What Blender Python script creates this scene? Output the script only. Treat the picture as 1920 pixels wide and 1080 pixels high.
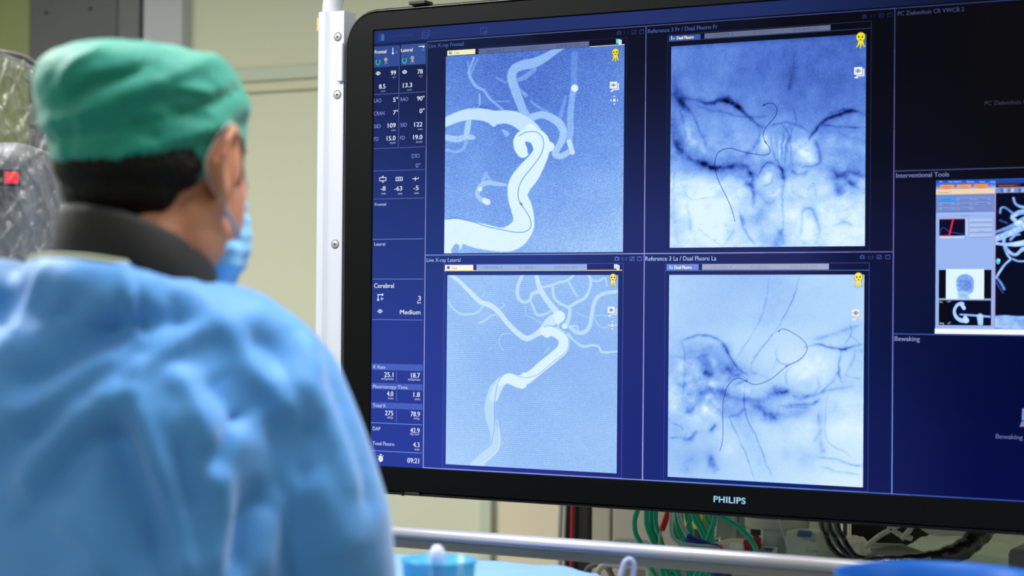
import bpy, bmesh, math, random
import numpy as np
from mathutils import Vector, Matrix, noise
random.seed(4); np.random.seed(4)
S = bpy.context.scene
C = S.collection
for o in list(bpy.data.objects): bpy.data.objects.remove(o)

# ------------------------------------------------------------------ camera
F = 3515.8                                   # focal length in pixels of a 1920 wide frame
YAW, PITCH, ROLL = -0.49956, 0.01149, 0.00861
CAM = np.array([1.69605, -2.62297, 1.46048])
SZ = 1.20                                    # height of the display's lower edge
cy, sy = math.cos(YAW), math.sin(YAW)
FWD = np.array([sy*math.cos(PITCH), cy*math.cos(PITCH), math.sin(PITCH)])
RGT = np.array([cy, -sy, 0.0]); UP = np.cross(RGT, FWD)
RGT, UP = RGT*math.cos(ROLL)+UP*math.sin(ROLL), -RGT*math.sin(ROLL)+UP*math.cos(ROLL)
cd = bpy.data.cameras.new('camera'); cam = bpy.data.objects.new('camera', cd); C.objects.link(cam)
m = Matrix.Identity(4)
for i in range(3):
    m[i][0] = RGT[i]; m[i][1] = UP[i]; m[i][2] = -FWD[i]; m[i][3] = CAM[i]
cam.matrix_world = m
cd.sensor_width = 36; cd.lens = F/1920*36
cd.dof.use_dof = True; cd.dof.focus_distance = 2.95; cd.dof.aperture_fstop = 3.8
cd.clip_start = 0.05
S.camera = cam

# ------------------------------------------------------------------ world, lights, exposure
W = bpy.data.worlds.new('room_air'); S.world = W; W.use_nodes = True
W.node_tree.nodes['Background'].inputs[0].default_value = (0.9, 0.95, 1.0, 1)
W.node_tree.nodes['Background'].inputs[1].default_value = 0.32
S.view_settings.view_transform = 'Standard'; S.view_settings.look = 'None'
S.view_settings.exposure = 0.0; S.view_settings.gamma = 1.0
S.view_settings.use_curve_mapping = False
def area(name, loc, sx, sy_, power, col=(1, 0.98, 0.94), rot=(0, 0, 0)):
    l = bpy.data.lights.new(name, 'AREA'); l.shape = 'RECTANGLE'; l.size = sx; l.size_y = sy_
    l.energy = power; l.color = col
    o = bpy.data.objects.new(name, l); o.location = loc; o.rotation_euler = rot; C.objects.link(o); return o
LAMPS = [(-0.6, -1.1, 54), (1.0, -0.95, 28), (-2.3, -0.5, 36), (2.6, -0.6, 8), (0.6, -3.3, 10), (-1.8, -2.9, 20)]
for i, (lx, ly, p) in enumerate(LAMPS):
    area('ceiling_light_source', (lx, ly, 2.64), 0.58, 0.58, p)

# ------------------------------------------------------------------ pixel of the photo <-> place in the room (authoring only)
def ray(px, py): return FWD + RGT*((px-960)/F) + UP*((540-py)/F)
def on_y(px, py, y):
    r = ray(px, py); return CAM + r*((y-CAM[1])/r[1])
def on_d(px, py, d): return CAM + ray(px, py)*d
def on_z(px, py, z):
    r = ray(px, py); return CAM + r*((z-CAM[2])/r[2])
def proj(P):
    q = np.asarray(P, float)-CAM; a = q@RGT; b = q@UP; c = q@FWD
    return 960+F*a/c, 540-F*b/c
def lin(c):
    c = np.asarray(c, float)/255.0
    return np.where(c <= 0.04045, c/12.92, ((c+0.055)/1.055)**2.4)

# ------------------------------------------------------------------ materials
MATS = {}
def mat(name, rgb, rough=0.5, metal=0.0, spec=0.5, var=0.06, nscale=8.0, bump=0.0, bscale=60.0, trans=0.0, alpha=1.0, emit=0.0, sheen=0.0, sss=0.0, coat=0.0, ior=1.45):
    if name in MATS: return MATS[name]
    M = bpy.data.materials.new(name); M.use_nodes = True; nt = M.node_tree; b = nt.nodes['Principled BSDF']
    c = lin(rgb)
    tc = nt.nodes.new('ShaderNodeTexCoord'); n = nt.nodes.new('ShaderNodeTexNoise'); n.inputs['Scale'].default_value = nscale
    n.inputs['Detail'].default_value = 4
    nt.links.new(tc.outputs['Object'], n.inputs['Vector'])
    r = nt.nodes.new('ShaderNodeValToRGB')
    r.color_ramp.elements[0].position = 0.3; r.color_ramp.elements[1].position = 0.7
    r.color_ramp.elements[0].color = (*[max(0, x*(1-var)) for x in c], 1); r.color_ramp.elements[1].color = (*[min(1, x*(1+var)) for x in c], 1)
    nt.links.new(n.outputs['Fac'], r.inputs['Fac']); nt.links.new(r.outputs['Color'], b.inputs['Base Color'])
    b.inputs['Roughness'].default_value = rough; b.inputs['Metallic'].default_value = metal
    b.inputs['Specular IOR Level'].default_value = spec; b.inputs['IOR'].default_value = ior
    b.inputs['Transmission Weight'].default_value = trans; b.inputs['Alpha'].default_value = alpha
    b.inputs['Sheen Weight'].default_value = sheen; b.inputs['Coat Weight'].default_value = coat
    if sss:
        b.inputs['Subsurface Weight'].default_value = sss; b.inputs['Subsurface Radius'].default_value = (0.02, 0.008, 0.004)
        b.inputs['Subsurface Scale'].default_value = 0.3
    if emit:
        nt.links.new(r.outputs['Color'], b.inputs['Emission Color']); b.inputs['Emission Strength'].default_value = emit
    if bump:
        n2 = nt.nodes.new('ShaderNodeTexNoise'); n2.inputs['Scale'].default_value = bscale; n2.inputs['Detail'].default_value = 3
        nt.links.new(tc.outputs['Object'], n2.inputs['Vector'])
        bp = nt.nodes.new('ShaderNodeBump'); bp.inputs['Strength'].default_value = bump; bp.inputs['Distance'].default_value = 0.01
        nt.links.new(n2.outputs['Fac'], bp.inputs['Height']); nt.links.new(bp.outputs['Normal'], b.inputs['Normal'])
    MATS[name] = M; return M
def display_mat():
    M = bpy.data.materials.new('display_pixels'); M.use_nodes = True; nt = M.node_tree; b = nt.nodes['Principled BSDF']
    a = nt.nodes.new('ShaderNodeAttribute'); a.attribute_name = 'Col'
    b.inputs['Base Color'].default_value = (0.001, 0.001, 0.0015, 1); b.inputs['Roughness'].default_value = 0.35
    b.inputs['Specular IOR Level'].default_value = 0.0
    nt.links.new(a.outputs['Color'], b.inputs['Emission Color']); b.inputs['Emission Strength'].default_value = 1.0
    return M
DISP = display_mat()

# ------------------------------------------------------------------ objects
def tag(o, label=None, cat=None, group=None, kind=None):
    if label: o['label'] = label
    if cat: o['category'] = cat
    if group: o['group'] = group
    if kind: o['kind'] = kind
    return o
def empty(name, loc, rz=0.0):
    o = bpy.data.objects.new(name, None); o.location = loc; o.rotation_euler = (0, 0, rz); o.empty_display_size = 0.05
    C.objects.link(o); return o
def world_of(o):
    M = Matrix.Translation(o.location) @ o.rotation_euler.to_matrix().to_4x4()
    return world_of(o.parent) @ M if o.parent else M
def link_mesh(name, me, m_, parent=None, smooth=False, local=False):
    o = bpy.data.objects.new(name, me); C.objects.link(o)
    if m_ is not None: me.materials.append(m_)
    if parent is not None:
        o.parent = parent
        if not local: me.transform(world_of(parent).inverted())
    else:                                    # origin at the base of the thing
        if len(me.vertices):
            co = np.empty(len(me.vertices)*3); me.vertices.foreach_get('co', co); co = co.reshape(-1, 3)
            b0 = Vector(((co[:, 0].min()+co[:, 0].max())/2, (co[:, 1].min()+co[:, 1].max())/2, co[:, 2].min()))
            me.transform(Matrix.Translation(-b0)); o.location = b0
    if smooth:
        me.polygons.foreach_set('use_smooth', [True]*len(me.polygons))
    return o
class MB:
    """collects shapes (world coordinates) into one mesh"""
    def __init__(s): s.v = []; s.f = []
    def add(s, vs, fs):
        k = len(s.v); s.v += [tuple(map(float, p)) for p in vs]; s.f += [tuple(i+k for i in f) for f in fs]; return s
    def box(s, a, b):
        x0, y0, z0 = [min(a[i], b[i]) for i in range(3)]; x1, y1, z1 = [max(a[i], b[i]) for i in range(3)]
        return s.add([(x0, y0, z0), (x1, y0, z0), (x1, y1, z0), (x0, y1, z0), (x0, y0, z1), (x1, y0, z1), (x1, y1, z1), (x0, y1, z1)],
                     [(0, 3, 2, 1), (4, 5, 6, 7), (0, 1, 5, 4), (1, 2, 6, 5), (2, 3, 7, 6), (3, 0, 4, 7)])
    def obox(s, c, ax, ay, az):               # oriented box: centre and three half-axis vectors
        c, ax, ay, az = [np.array(q, float) for q in (c, ax, ay, az)]
        vs = [c+i*ax+j*ay+k*az for k in (-1, 1) for (i, j) in ((-1, -1), (1, -1), (1, 1), (-1, 1))]
        return s.add(vs, [(0, 3, 2, 1), (4, 5, 6, 7), (0, 1, 5, 4), (1, 2, 6, 5), (2, 3, 7, 6), (3, 0, 4, 7)])
    def tube(s, pts, r, n=12, cap=True, flat=1.0):
        P = [Vector(p) for p in pts]; rr = r if hasattr(r, '__len__') else [r]*len(P)
        nrm = None; k = len(s.v); rings = []
        for i, p in enumerate(P):
            t = (P[min(i+1, len(P)-1)]-P[max(i-1, 0)]).normalized()
            if nrm is None:
                a = Vector((0, 0, 1)) if abs(t.z) < 0.9 else Vector((1, 0, 0)); nrm = (a-t*a.dot(t)).normalized()
            else: nrm = (nrm-t*nrm.dot(t)).normalized()
            bn = t.cross(nrm)
            for j in range(n):
                a = 2*math.pi*j/n; s.v.append(tuple(p+nrm*math.cos(a)*rr[i]*flat+bn*math.sin(a)*rr[i]))
        for i in range(len(P)-1):
            for j in range(n):
                a = k+i*n+j; b = k+i*n+(j+1) % n; s.f.append((a, b, b+n, a+n))
        if cap: s.f.append(tuple(k+j for j in range(n))[::-1]); s.f.append(tuple(k+(len(P)-1)*n+j for j in range(n)))
        return s
    def lathe(s, c, prof, n=32, axis=None, ex=1.0, ey=1.0, rz=0.0):     # prof: (radius, height)
        c = Vector(c); q = Vector(axis).to_track_quat('Z', 'Y') if axis is not None else None
        k = len(s.v)
        for (r, h) in prof:
            for j in range(n):
                a = 2*math.pi*j/n; x = r*ex*math.cos(a); y = r*ey*math.sin(a)
                p = Vector((x*math.cos(rz)-y*math.sin(rz), x*math.sin(rz)+y*math.cos(rz), h))
                if q: p = q @ p
                s.v.append(tuple(c+p))
        for i in range(len(prof)-1):
            for j in range(n):
                a = k+i*n+j; b = k+i*n+(j+1) % n; s.f.append((a, b, b+n, a+n))
        if prof[0][0] > 1e-5: s.f.append(tuple(k+j for j in range(n))[::-1])
        if prof[-1][0] > 1e-5: s.f.append(tuple(k+(len(prof)-1)*n+j for j in range(n)))
        return s
    def ellipsoid(s, c, r, rz=0.0, nu=20, nv=12, M=None):
        c = Vector(c); k = len(s.v)
        for i in range(nv+1):
            th = math.pi*i/nv
            for j in range(nu):
                a = 2*math.pi*j/nu
                p = Vector((r[0]*math.sin(th)*math.cos(a), r[1]*math.sin(th)*math.sin(a), r[2]*math.cos(th)))
                if M is not None: p = M @ p
                p = Vector((p.x*math.cos(rz)-p.y*math.sin(rz), p.x*math.sin(rz)+p.y*math.cos(rz), p.z))
                s.v.append(tuple(c+p))
        for i in range(nv):
            for j in range(nu):
                a = k+i*nu+j; b = k+i*nu+(j+1) % nu; s.f.append((a, a+nu, b+nu, b))
        return s
    def chain(s, pts, nu=14):                # pts: (centre, radius or (rx,ry,rz)) blended by overlapping ellipsoids
        for (c0, r0), (c1, r1) in zip(pts[:-1], pts[1:]):
            r0 = np.array(r0 if hasattr(r0, '__len__') else (r0,)*3, float); r1 = np.array(r1 if hasattr(r1, '__len__') else (r1,)*3, float)
            L = np.linalg.norm(np.array(c1)-np.array(c0)); st = max(2, int(L/(min(r0.min(), r1.min())*0.3))+1)
            for i in range(st+1):
                t = i/st; s.ellipsoid(np.array(c0)*(1-t)+np.array(c1)*t, r0*(1-t)+r1*t, nu=nu, nv=9)
        return s
    def mesh(s, name='m'):
        me = bpy.data.meshes.new(name); me.from_pydata(s.v, [], s.f); me.update(); return me
    def build(s, name, m_, parent=None, smooth=False, bevel=0.0, seg=2, sharp=None, local=False, sub=0, solid=0.0):
        o = link_mesh(name, s.mesh(name), m_, parent, smooth or bevel > 0, local)
        if solid: q = o.modifiers.new('thickness', 'SOLIDIFY'); q.thickness = solid; q.offset = 0
        if sub: q = o.modifiers.new('sub', 'SUBSURF'); q.levels = q.render_levels = sub
        if bevel:
            q = o.modifiers.new('bevel', 'BEVEL'); q.width = bevel; q.segments = seg; q.limit_method = 'ANGLE'; q.harden_normals = True
        return o
def spline(P, n=8, closed=False):            # Catmull-Rom through points of any dimension
    P = [np.array(p, float) for p in P]; out = []
    if len(P) < 3:
        return np.array([P[0]+(P[-1]-P[0])*t for t in np.linspace(0, 1, n*2)])
    L = len(P)
    for i in range(L if closed else L-1):
        if closed: a, b, c, d = P[(i-1) % L], P[i], P[(i+1) % L], P[(i+2) % L]
        else: a, b, c, d = P[max(i-1, 0)], P[i], P[i+1], P[min(i+2, L-1)]
        for t in np.arange(n)/n:
            out.append(0.5*((2*b)+(-a+c)*t+(2*a-5*b+4*c-d)*t*t+(-a+3*b-3*c+d)*t**3))
    if not closed: out.append(P[-1])
    return np.array(out)
def remesh(mb, voxel, smooth=6, fac=0.5):    # one continuous skin over the shapes
    o = bpy.data.objects.new('tmp', mb.mesh('tmp')); C.objects.link(o)
    q = o.modifiers.new('r', 'REMESH'); q.mode = 'VOXEL'; q.voxel_size = voxel; q.use_smooth_shade = True
    if smooth: q = o.modifiers.new('s', 'SMOOTH'); q.iterations = smooth; q.factor = fac
    dg = bpy.context.evaluated_depsgraph_get(); dg.update()
    me = bpy.data.meshes.new_from_object(o.evaluated_get(dg)); old = o.data
    bpy.data.objects.remove(o); bpy.data.meshes.remove(old); me.materials.clear(); return me
def co_of(me):
    a = np.empty(len(me.vertices)*3); me.vertices.foreach_get('co', a); return a.reshape(-1, 3)
def set_co(me, a): me.vertices.foreach_set('co', a.ravel()); me.update()
def no_of(me):
    a = np.empty(len(me.vertices)*3); me.vertices.foreach_get('normal', a); return a.reshape(-1, 3)
def vnoise(P, sc, off=0.0):
    return np.array([noise.noise(Vector((p[0]*sc[0]+off, p[1]*sc[1]+off, p[2]*sc[2]+off))) for p in P])
def px_folds(co, no, folds, clip=None):      # folds: list of (px polyline, width px, height m); returns offsets along the normal
    u, v = proj(co); d = np.zeros(len(co)); face = ((co-CAM)*no).sum(1) < 0.02
    for pts, w, h in folds:
        P = spline(pts, 6); best = np.full(len(co), 1e9); ts = np.zeros(len(co))
        for i, (a, b) in enumerate(P):
            q = (u-a)**2+(v-b)**2; k = q < best; best[k] = q[k]; ts[k] = i/(len(P)-1)
        taper = np.clip(np.minimum(ts, 1-ts)*5+0.35, 0, 1)
        d += h*np.exp(-best/(2*(w/2)**2))*taper
    return np.where(face, d, 0)

# ------------------------------------------------------------------ the room shell
YW = 1.55
m_wall = mat('wall_beige', (224, 225, 201), rough=0.55, var=0.02, nscale=2, bump=0.03, bscale=200)
m_wall_warm = mat('wall_warm_beige', (236, 222, 196), rough=0.55, var=0.02)
m_olive = mat('wall_olive', (150, 160, 112), rough=0.6, var=0.02)
m_ceil = mat('ceiling_white', (225, 225, 220), rough=0.8, var=0.02)
m_floor = mat('floor_vinyl', (120, 130, 138), rough=0.35, var=0.06, nscale=20)
def struct(name, mb, m_, **k): return tag(mb.build(name, m_, **k), kind='structure')
X0, X1, Y0 = -3.4, 3.6, -4.6
xe = on_y(930, 1000, YW)[0]                  # where the beige panelling ends under the display
xo = on_y(338, 50, YW)[0]
struct('wall_back', MB().box((X0, YW, 0), (X1, YW+0.1, 2.75)), m_wall)
struct('wall_left', MB().box((X0-0.1, Y0, 0), (X0, YW+0.1, 2.75)), m_olive)
struct('wall_right', MB().box((X1, Y0, 0), (X1+0.1, YW+0.1, 2.75)), m_wall)
struct('wall_front', MB().box((X0, Y0-0.1, 0), (X1, Y0, 2.75)), m_wall)
struct('floor', MB().box((X0-0.1, Y0-0.1, -0.1), (X1+0.1, YW+0.1, 0)), m_floor)
struct('ceiling', MB().box((X0-0.1, Y0-0.1, 2.75), (X1+0.1, YW+0.1, 2.85)), m_ceil)
# horizontal wall rail and the vertical joint strip
m_rail = mat('wall_rail_green_grey', (206, 214, 194), rough=0.5, var=0.02)
m_rail2 = mat('wall_rail_lip', (224, 218, 190), rough=0.5, var=0.02)
za = on_y(540, 121, YW-0.03)[2]; zb = on_y(540, 149, YW-0.03)[2]; zc = on_y(540, 168, YW-0.03)[2]
struct('trim_1', MB().box((xo, YW-0.03, zb), (xe-0.03, YW, za)), m_rail, bevel=0.006)
struct('trim_2', MB().box((xo, YW-0.018, zc), (xe-0.03, YW, zb)), m_rail2, bevel=0.004)
xs0 = on_y(904, 1000, YW-0.012)[0]; xs1 = on_y(926, 1000, YW-0.012)[0]
struct('trim_3', MB().box((xs0, YW-0.03, 0), (xs1, YW, 2.74)), m_rail, bevel=0.004)
struct('trim_4', MB().box((xs1+0.012, YW-0.012, 0), (xs1+0.75, YW, 2.74)), m_wall_warm, bevel=0.003)
for i, (lx, ly, p) in enumerate(LAMPS):
    t = empty('ceiling_light', (lx, ly, 2.66)); tag(t, 'square white recessed ceiling light panel in the room ceiling', 'light', 'ceiling light panels')
    MB().box((lx-0.32, ly-0.32, 2.69), (lx+0.32, ly+0.32, 2.75)).build('frame', mat('lamp_frame', (230, 230, 230)), t, bevel=0.004)
    MB().box((lx-0.29, ly-0.29, 2.66), (lx+0.29, ly+0.29, 2.69)).build('diffuser', mat('lamp_diffuser', (255, 252, 245), emit=3.0, var=0.0), t)

# grey cabinet and white door post at the upper left
yc = YW-0.045
xa = on_y(54, 50, yc)[0]; xb = on_y(262, 50, yc)[0]
t = empty('metal_cabinet', ((xa+xb)/2, yc+0.1, 0)); tag(t, 'tall dark grey metal cabinet against the wall at the upper left, above the green cap', 'cabinet')
m_cab = mat('cabinet_grey', (108, 108, 114), rough=0.45, var=0.03)
MB().box((xa, yc+0.02, 0), (xb, YW-0.013, 2.4)).build('body', m_cab, t, bevel=0.004)
xd = on_y(218, 50, yc)[0]
MB().box((xa+0.004, yc, 0.1), (xd, yc+0.02, 2.38)).build('door', m_cab, t, bevel=0.004)
MB().box((xd+0.004, yc, 0.1), (xb-0.004, yc+0.02, 2.38)).build('door', mat('cabinet_grey_light', (120, 120, 126), rough=0.45, var=0.03), t, bevel=0.004)
for (a, b) in ((87, 24), (170, 16)):
    p = on_y(a, b, yc); MB().lathe(p+np.array((0, -0.001, 0)), [(0.0001, 0), (0.005, 0), (0.004, 0.003), (0.0001, 0.003)], 12, axis=(0, -1, 0)).build('screw', mat('dark_steel', (50, 50, 52), metal=0.6, rough=0.4), t, smooth=True)
xp0 = on_y(268, 50, YW-0.04)[0]; xp1 = on_y(341, 50, YW-0.04)[0]
struct('trim_5', MB().box((xp0, YW-0.04, 0), (xp1, YW, 2.74)), mat('post_white', (200, 200, 208), rough=0.5, var=0.02), bevel=0.004)
struct('trim_6', MB().box((xb-0.004, YW-0.012, 0), (xp0-0.001, YW, 2.74)), mat('shadow_gap', (20, 20, 24), rough=0.8))
struct('trim_7', MB().box((X0, YW-0.02, 0), (xa-0.02, YW, 2.74)), m_olive)

# ------------------------------------------------------------------ the large display
def PLx(px, py, y=0.0): p = on_y(px, py, y); return p[0], p[2]
mon = empty('wall_display', (0.6415, 0.05, SZ-0.1)); tag(mon, 'very large black framed medical display showing four blue x-ray pictures, hung in a white frame', 'display')
m_blk = mat('bezel_black', (3, 5, 7), rough=0.5, var=0.05, nscale=30, spec=0.13)
m_edge = mat('edge_black_gloss', (8, 9, 12), rough=0.25, var=0.05, spec=0.5)
SW, SH = 1.2835, 0.722
bl = -PLx(644, 400)[0]; bt = PLx(860, 4)[1]-(SZ+SH); bb = SZ-PLx(1120, 952.5)[1]
OX0, OX1, OZ0, OZ1 = -bl, SW+bl, SZ-bb, SZ+SH+bt
def rrect(x0, x1, z0, z1, r, y, n=10):
    out = []
    for (cx, cz, a0) in ((x1-r, z1-r, 0), (x0+r, z1-r, 90), (x0+r, z0+r, 180), (x1-r, z0+r, 270)):
        for i in range(n+1):
            a = math.radians(a0+90*i/n); out.append((cx+r*math.cos(a), y, cz+r*math.sin(a)))
    return out
def ring_mesh(loops, cap_first=True, cap_last=False):
    mb = MB(); n = len(loops[0])
    for L in loops: mb.v += L
    for i in range(len(loops)-1):
        for j in range(n):
            a = i*n+j; b = i*n+(j+1) % n; mb.f.append((a, b, b+n, a+n))
    if cap_first: mb.f.append(tuple(range(n))[::-1])
    if cap_last: mb.f.append(tuple((len(loops)-1)*n+j for j in range(n)))
    return mb
R0 = 0.062
def L_(ins, y, r=None): return rrect(OX0+ins, OX1-ins, OZ0+ins, OZ1-ins, max(R0-ins, 0.001) if r is None else r, y)
ring_mesh([L_(0.03, 0.085), L_(0.004, 0.075), L_(0, 0.06), L_(0, 0.004), L_(0.0012, 0.0012), L_(0.0035, 0.0), L_(0.0052, 0.0012), L_(0.0058, 0.006)], True, False).build('outer_rim', m_edge, mon, smooth=True)
ring_mesh([L_(0.0058, 0.006), L_(0.0062, -0.001), L_(0.0072, -0.003),
           rrect(-0.0015, SW+0.0015, SZ-0.0015, SZ+SH+0.0015, 0.0005, -0.0035), rrect(0, SW, SZ, SZ+SH, 0.0004, -0.0012), rrect(0, SW, SZ, SZ+SH, 0.0004, 0.003)], False, False).build('bezel', m_blk, mon)
def clip_at(px, py, w, h, y0=-0.006):
    x, z = PLx(px, py); MB().box((x-w/2, y0, z-h/2), (x+w/2, 0.02, z+h/2)).build('edge_clip', m_edge, mon, bevel=0.0015)
clip_at(785, 5.5, 0.032, 0.0065); clip_at(775, 925, 0.03, 0.004)
p = PLx(754, 928); MB().box((p[0]-0.0015, -0.001, OZ0-0.0005), (p[0]+0.0015, 0.03, OZ0+0.006)).build('edge_joint', mat('joint_black', (5, 5, 6)), mon)

# --- drawing on the screen plane: everything is flat, in tiny layers
def grid_mesh(name, x0, x1, z0, z1, nx, nz, cols, y, parent, curved=None):
    xs = np.linspace(x0, x1, nx); zs = np.linspace(z0, z1, nz)
    XX, ZZ = np.meshgrid(xs, zs); v = np.stack([XX, np.full_like(XX, y), ZZ], -1).reshape(-1, 3)
    i = (np.arange(nz-1)[:, None]*nx+np.arange(nx-1)[None]).ravel(); f = np.stack([i, i+1, i+nx+1, i+nx], 1)
    me = bpy.data.meshes.new(name); me.vertices.add(len(v)); me.vertices.foreach_set('co', v.ravel())
    me.loops.add(len(f)*4); me.loops.foreach_set('vertex_index', f.ravel().astype(np.int32))
    me.polygons.add(len(f)); me.polygons.foreach_set('loop_start', (np.arange(len(f))*4).astype(np.int32))
    me.polygons.foreach_set('loop_total', np.full(len(f), 4, np.int32)); me.update(calc_edges=True)
    a = me.color_attributes.new('Col', 'FLOAT_COLOR', 'POINT')
    c = np.ones((len(v), 4)); c[:, :3] = cols.reshape(-1, 3); a.data.foreach_set('color', c.ravel())
    return link_mesh(name, me, DISP, parent)
def grid_px(x0, x1, z0, z1, nx, nz):
    XX, ZZ = np.meshgrid(np.linspace(x0, x1, nx), np.linspace(z0, z1, nz))
    return proj(np.stack([XX, np.zeros_like(XX), ZZ], -1))
class UI:
    LAY = 0.00035
    fonts = {}
    def __init__(s): s.v = []; s.f = []; s.c = []
    def poly3(s, pts, col, lay):
        k = len(s.v); s.v += [(p[0], -s.LAY*lay, p[1]) for p in pts]; s.f.append(tuple(range(k, k+len(pts)))); s.c.append(lin(col)); return s
    def poly(s, pts, col, lay=2): return s.poly3([PLx(*p) for p in pts], col, lay)
    def rect(s, a, b, col, lay=2):
        x0, z0 = PLx(*a); x1, z1 = PLx(*b); return s.poly3([(x0, z1), (x1, z1), (x1, z0), (x0, z0)], col, lay)
    def line(s, a, b, w, col, lay=3):        # a, b in pixels, axis aligned on the panel when close to it
        p = np.array(PLx(*a)); q = np.array(PLx(*b)); d = q-p
        if abs(d[0]) > 12*abs(d[1]): q[1] = p[1]
        elif abs(d[1]) > 12*abs(d[0]): q[0] = p[0]
        d = q-p; n = np.array((-d[1], d[0])); n = n/np.linalg.norm(n)*w*0.00042
        return s.poly3([p-n, q-n, q+n, p+n], col, lay)
    def frame(s, a, b, w, col, lay=3):
        x0, z0 = PLx(*a); x1, z1 = PLx(*b); h = w*0.00042
        for (p, q, r, t) in ((x0-h, x1+h, z0-h, z0+h), (x0-h, x1+h, z1-h, z1+h), (x0-h, x0+h, z1, z0), (x1-h, x1+h, z1, z0)):
            s.poly3([(p, r), (q, r), (q, t), (p, t)], col, lay)
        return s
    def disc(s, c, r, col, lay=3, n=20, ry=None, a0=0, a1=360):
        x, z = PLx(*c); k = 0.00085; ry = ry or r
        s.poly3([(x+r*k*math.cos(math.radians(a0+(a1-a0)*i/n)), z+ry*k*math.sin(math.radians(a0+(a1-a0)*i/n))) for i in range(n+(a1-a0 < 360))], col, lay); return s
    def arc(s, c, r, w, col, a0=0, a1=360, lay=3, n=24, ry=None):
        x, z = PLx(*c); k = 0.00085; ry = ry or r; h = w/2
        for i in range(n):
            A = [math.radians(a0+(a1-a0)*(i+j)/n) for j in (0, 1)]
            s.poly3([(x+(r+q)*k*math.cos(t), z+(ry+q)*k*math.sin(t)) for (t, q) in ((A[0], -h), (A[1], -h), (A[1], h), (A[0], h))], col, lay)
        return s
    def glyphs(s, txt):
        if txt not in s.fonts:
            cu = bpy.data.curves.new('t', 'FONT'); cu.body = txt; cu.resolution_u = 3; o = bpy.data.objects.new('t', cu); C.objects.link(o)
            dg = bpy.context.evaluated_depsgraph_get(); dg.update(); me = bpy.data.meshes.new_from_object(o.evaluated_get(dg))
            vs = np.array([v.co[:2] for v in me.vertices]); fs = [tuple(p.vertices) for p in me.polygons]
            bpy.data.objects.remove(o); bpy.data.curves.remove(cu); bpy.data.meshes.remove(me); s.fonts[txt] = (vs, fs)
        return s.fonts[txt]
    def text(s, txt, x0, yb, x1, cap, col, lay=4, bold=0.0):
        vs, fs = s.glyphs(txt); A, z = PLx(x0, yb); B, _ = PLx(x1, yb)
        q = on_y(x0, yb, 0)-CAM; hs = cap*(q@FWD)/F/0.70
        w0, w1 = vs[:, 0].min(), vs[:, 0].max(); sx = (B-A)/(w1-w0)
        for dx in ((0,) if not bold else (-bold, bold)):
            k = len(s.v); s.v += [(A+(p[0]-w0)*sx+dx*0.00085, -s.LAY*(lay+(0.3 if dx > 0 else 0)), z+p[1]*hs) for p in vs]
            s.f += [tuple(i+k for i in f) for f in fs]; s.c += [lin(col)]*len(fs)
        return s
    def build(s, name, parent):
        me = bpy.data.meshes.new(name); me.from_pydata(s.v, [], s.f); me.update()
        a = me.color_attributes.new('Col', 'FLOAT_COLOR', 'CORNER')
        c = np.ones((len(me.loops), 4)); k = 0
        for f, col in zip(s.f, s.c): c[k:k+len(f), :3] = col; k += len(f)
        a.data.foreach_set('color', c.ravel()); return link_mesh(name, me, DISP, parent)

# panel background: displayed gradient, with viewing-angle dimming put into its colours
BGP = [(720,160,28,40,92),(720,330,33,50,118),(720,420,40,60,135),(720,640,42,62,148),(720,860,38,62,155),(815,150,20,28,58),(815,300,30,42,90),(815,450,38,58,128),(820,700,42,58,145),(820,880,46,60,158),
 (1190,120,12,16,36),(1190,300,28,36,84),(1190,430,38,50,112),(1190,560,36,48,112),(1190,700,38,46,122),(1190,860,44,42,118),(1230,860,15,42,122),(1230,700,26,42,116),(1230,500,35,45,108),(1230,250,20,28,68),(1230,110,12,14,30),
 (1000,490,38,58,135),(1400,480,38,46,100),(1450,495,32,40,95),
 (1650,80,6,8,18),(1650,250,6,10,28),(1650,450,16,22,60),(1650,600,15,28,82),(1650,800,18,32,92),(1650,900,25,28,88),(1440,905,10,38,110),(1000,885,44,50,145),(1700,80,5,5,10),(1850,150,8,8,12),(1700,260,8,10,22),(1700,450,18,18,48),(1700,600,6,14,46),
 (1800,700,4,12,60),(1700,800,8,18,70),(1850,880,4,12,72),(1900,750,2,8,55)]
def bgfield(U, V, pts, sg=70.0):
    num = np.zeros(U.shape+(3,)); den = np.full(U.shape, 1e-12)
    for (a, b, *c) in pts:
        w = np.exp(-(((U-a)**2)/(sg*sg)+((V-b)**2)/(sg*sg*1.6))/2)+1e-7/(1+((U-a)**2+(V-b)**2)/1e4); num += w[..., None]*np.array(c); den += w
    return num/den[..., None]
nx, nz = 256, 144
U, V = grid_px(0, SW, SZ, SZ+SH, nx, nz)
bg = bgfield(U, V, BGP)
scr = grid_mesh('screen', 0, SW, SZ, SZ+SH, nx, nz, lin(bg), 0.0, mon)
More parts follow.
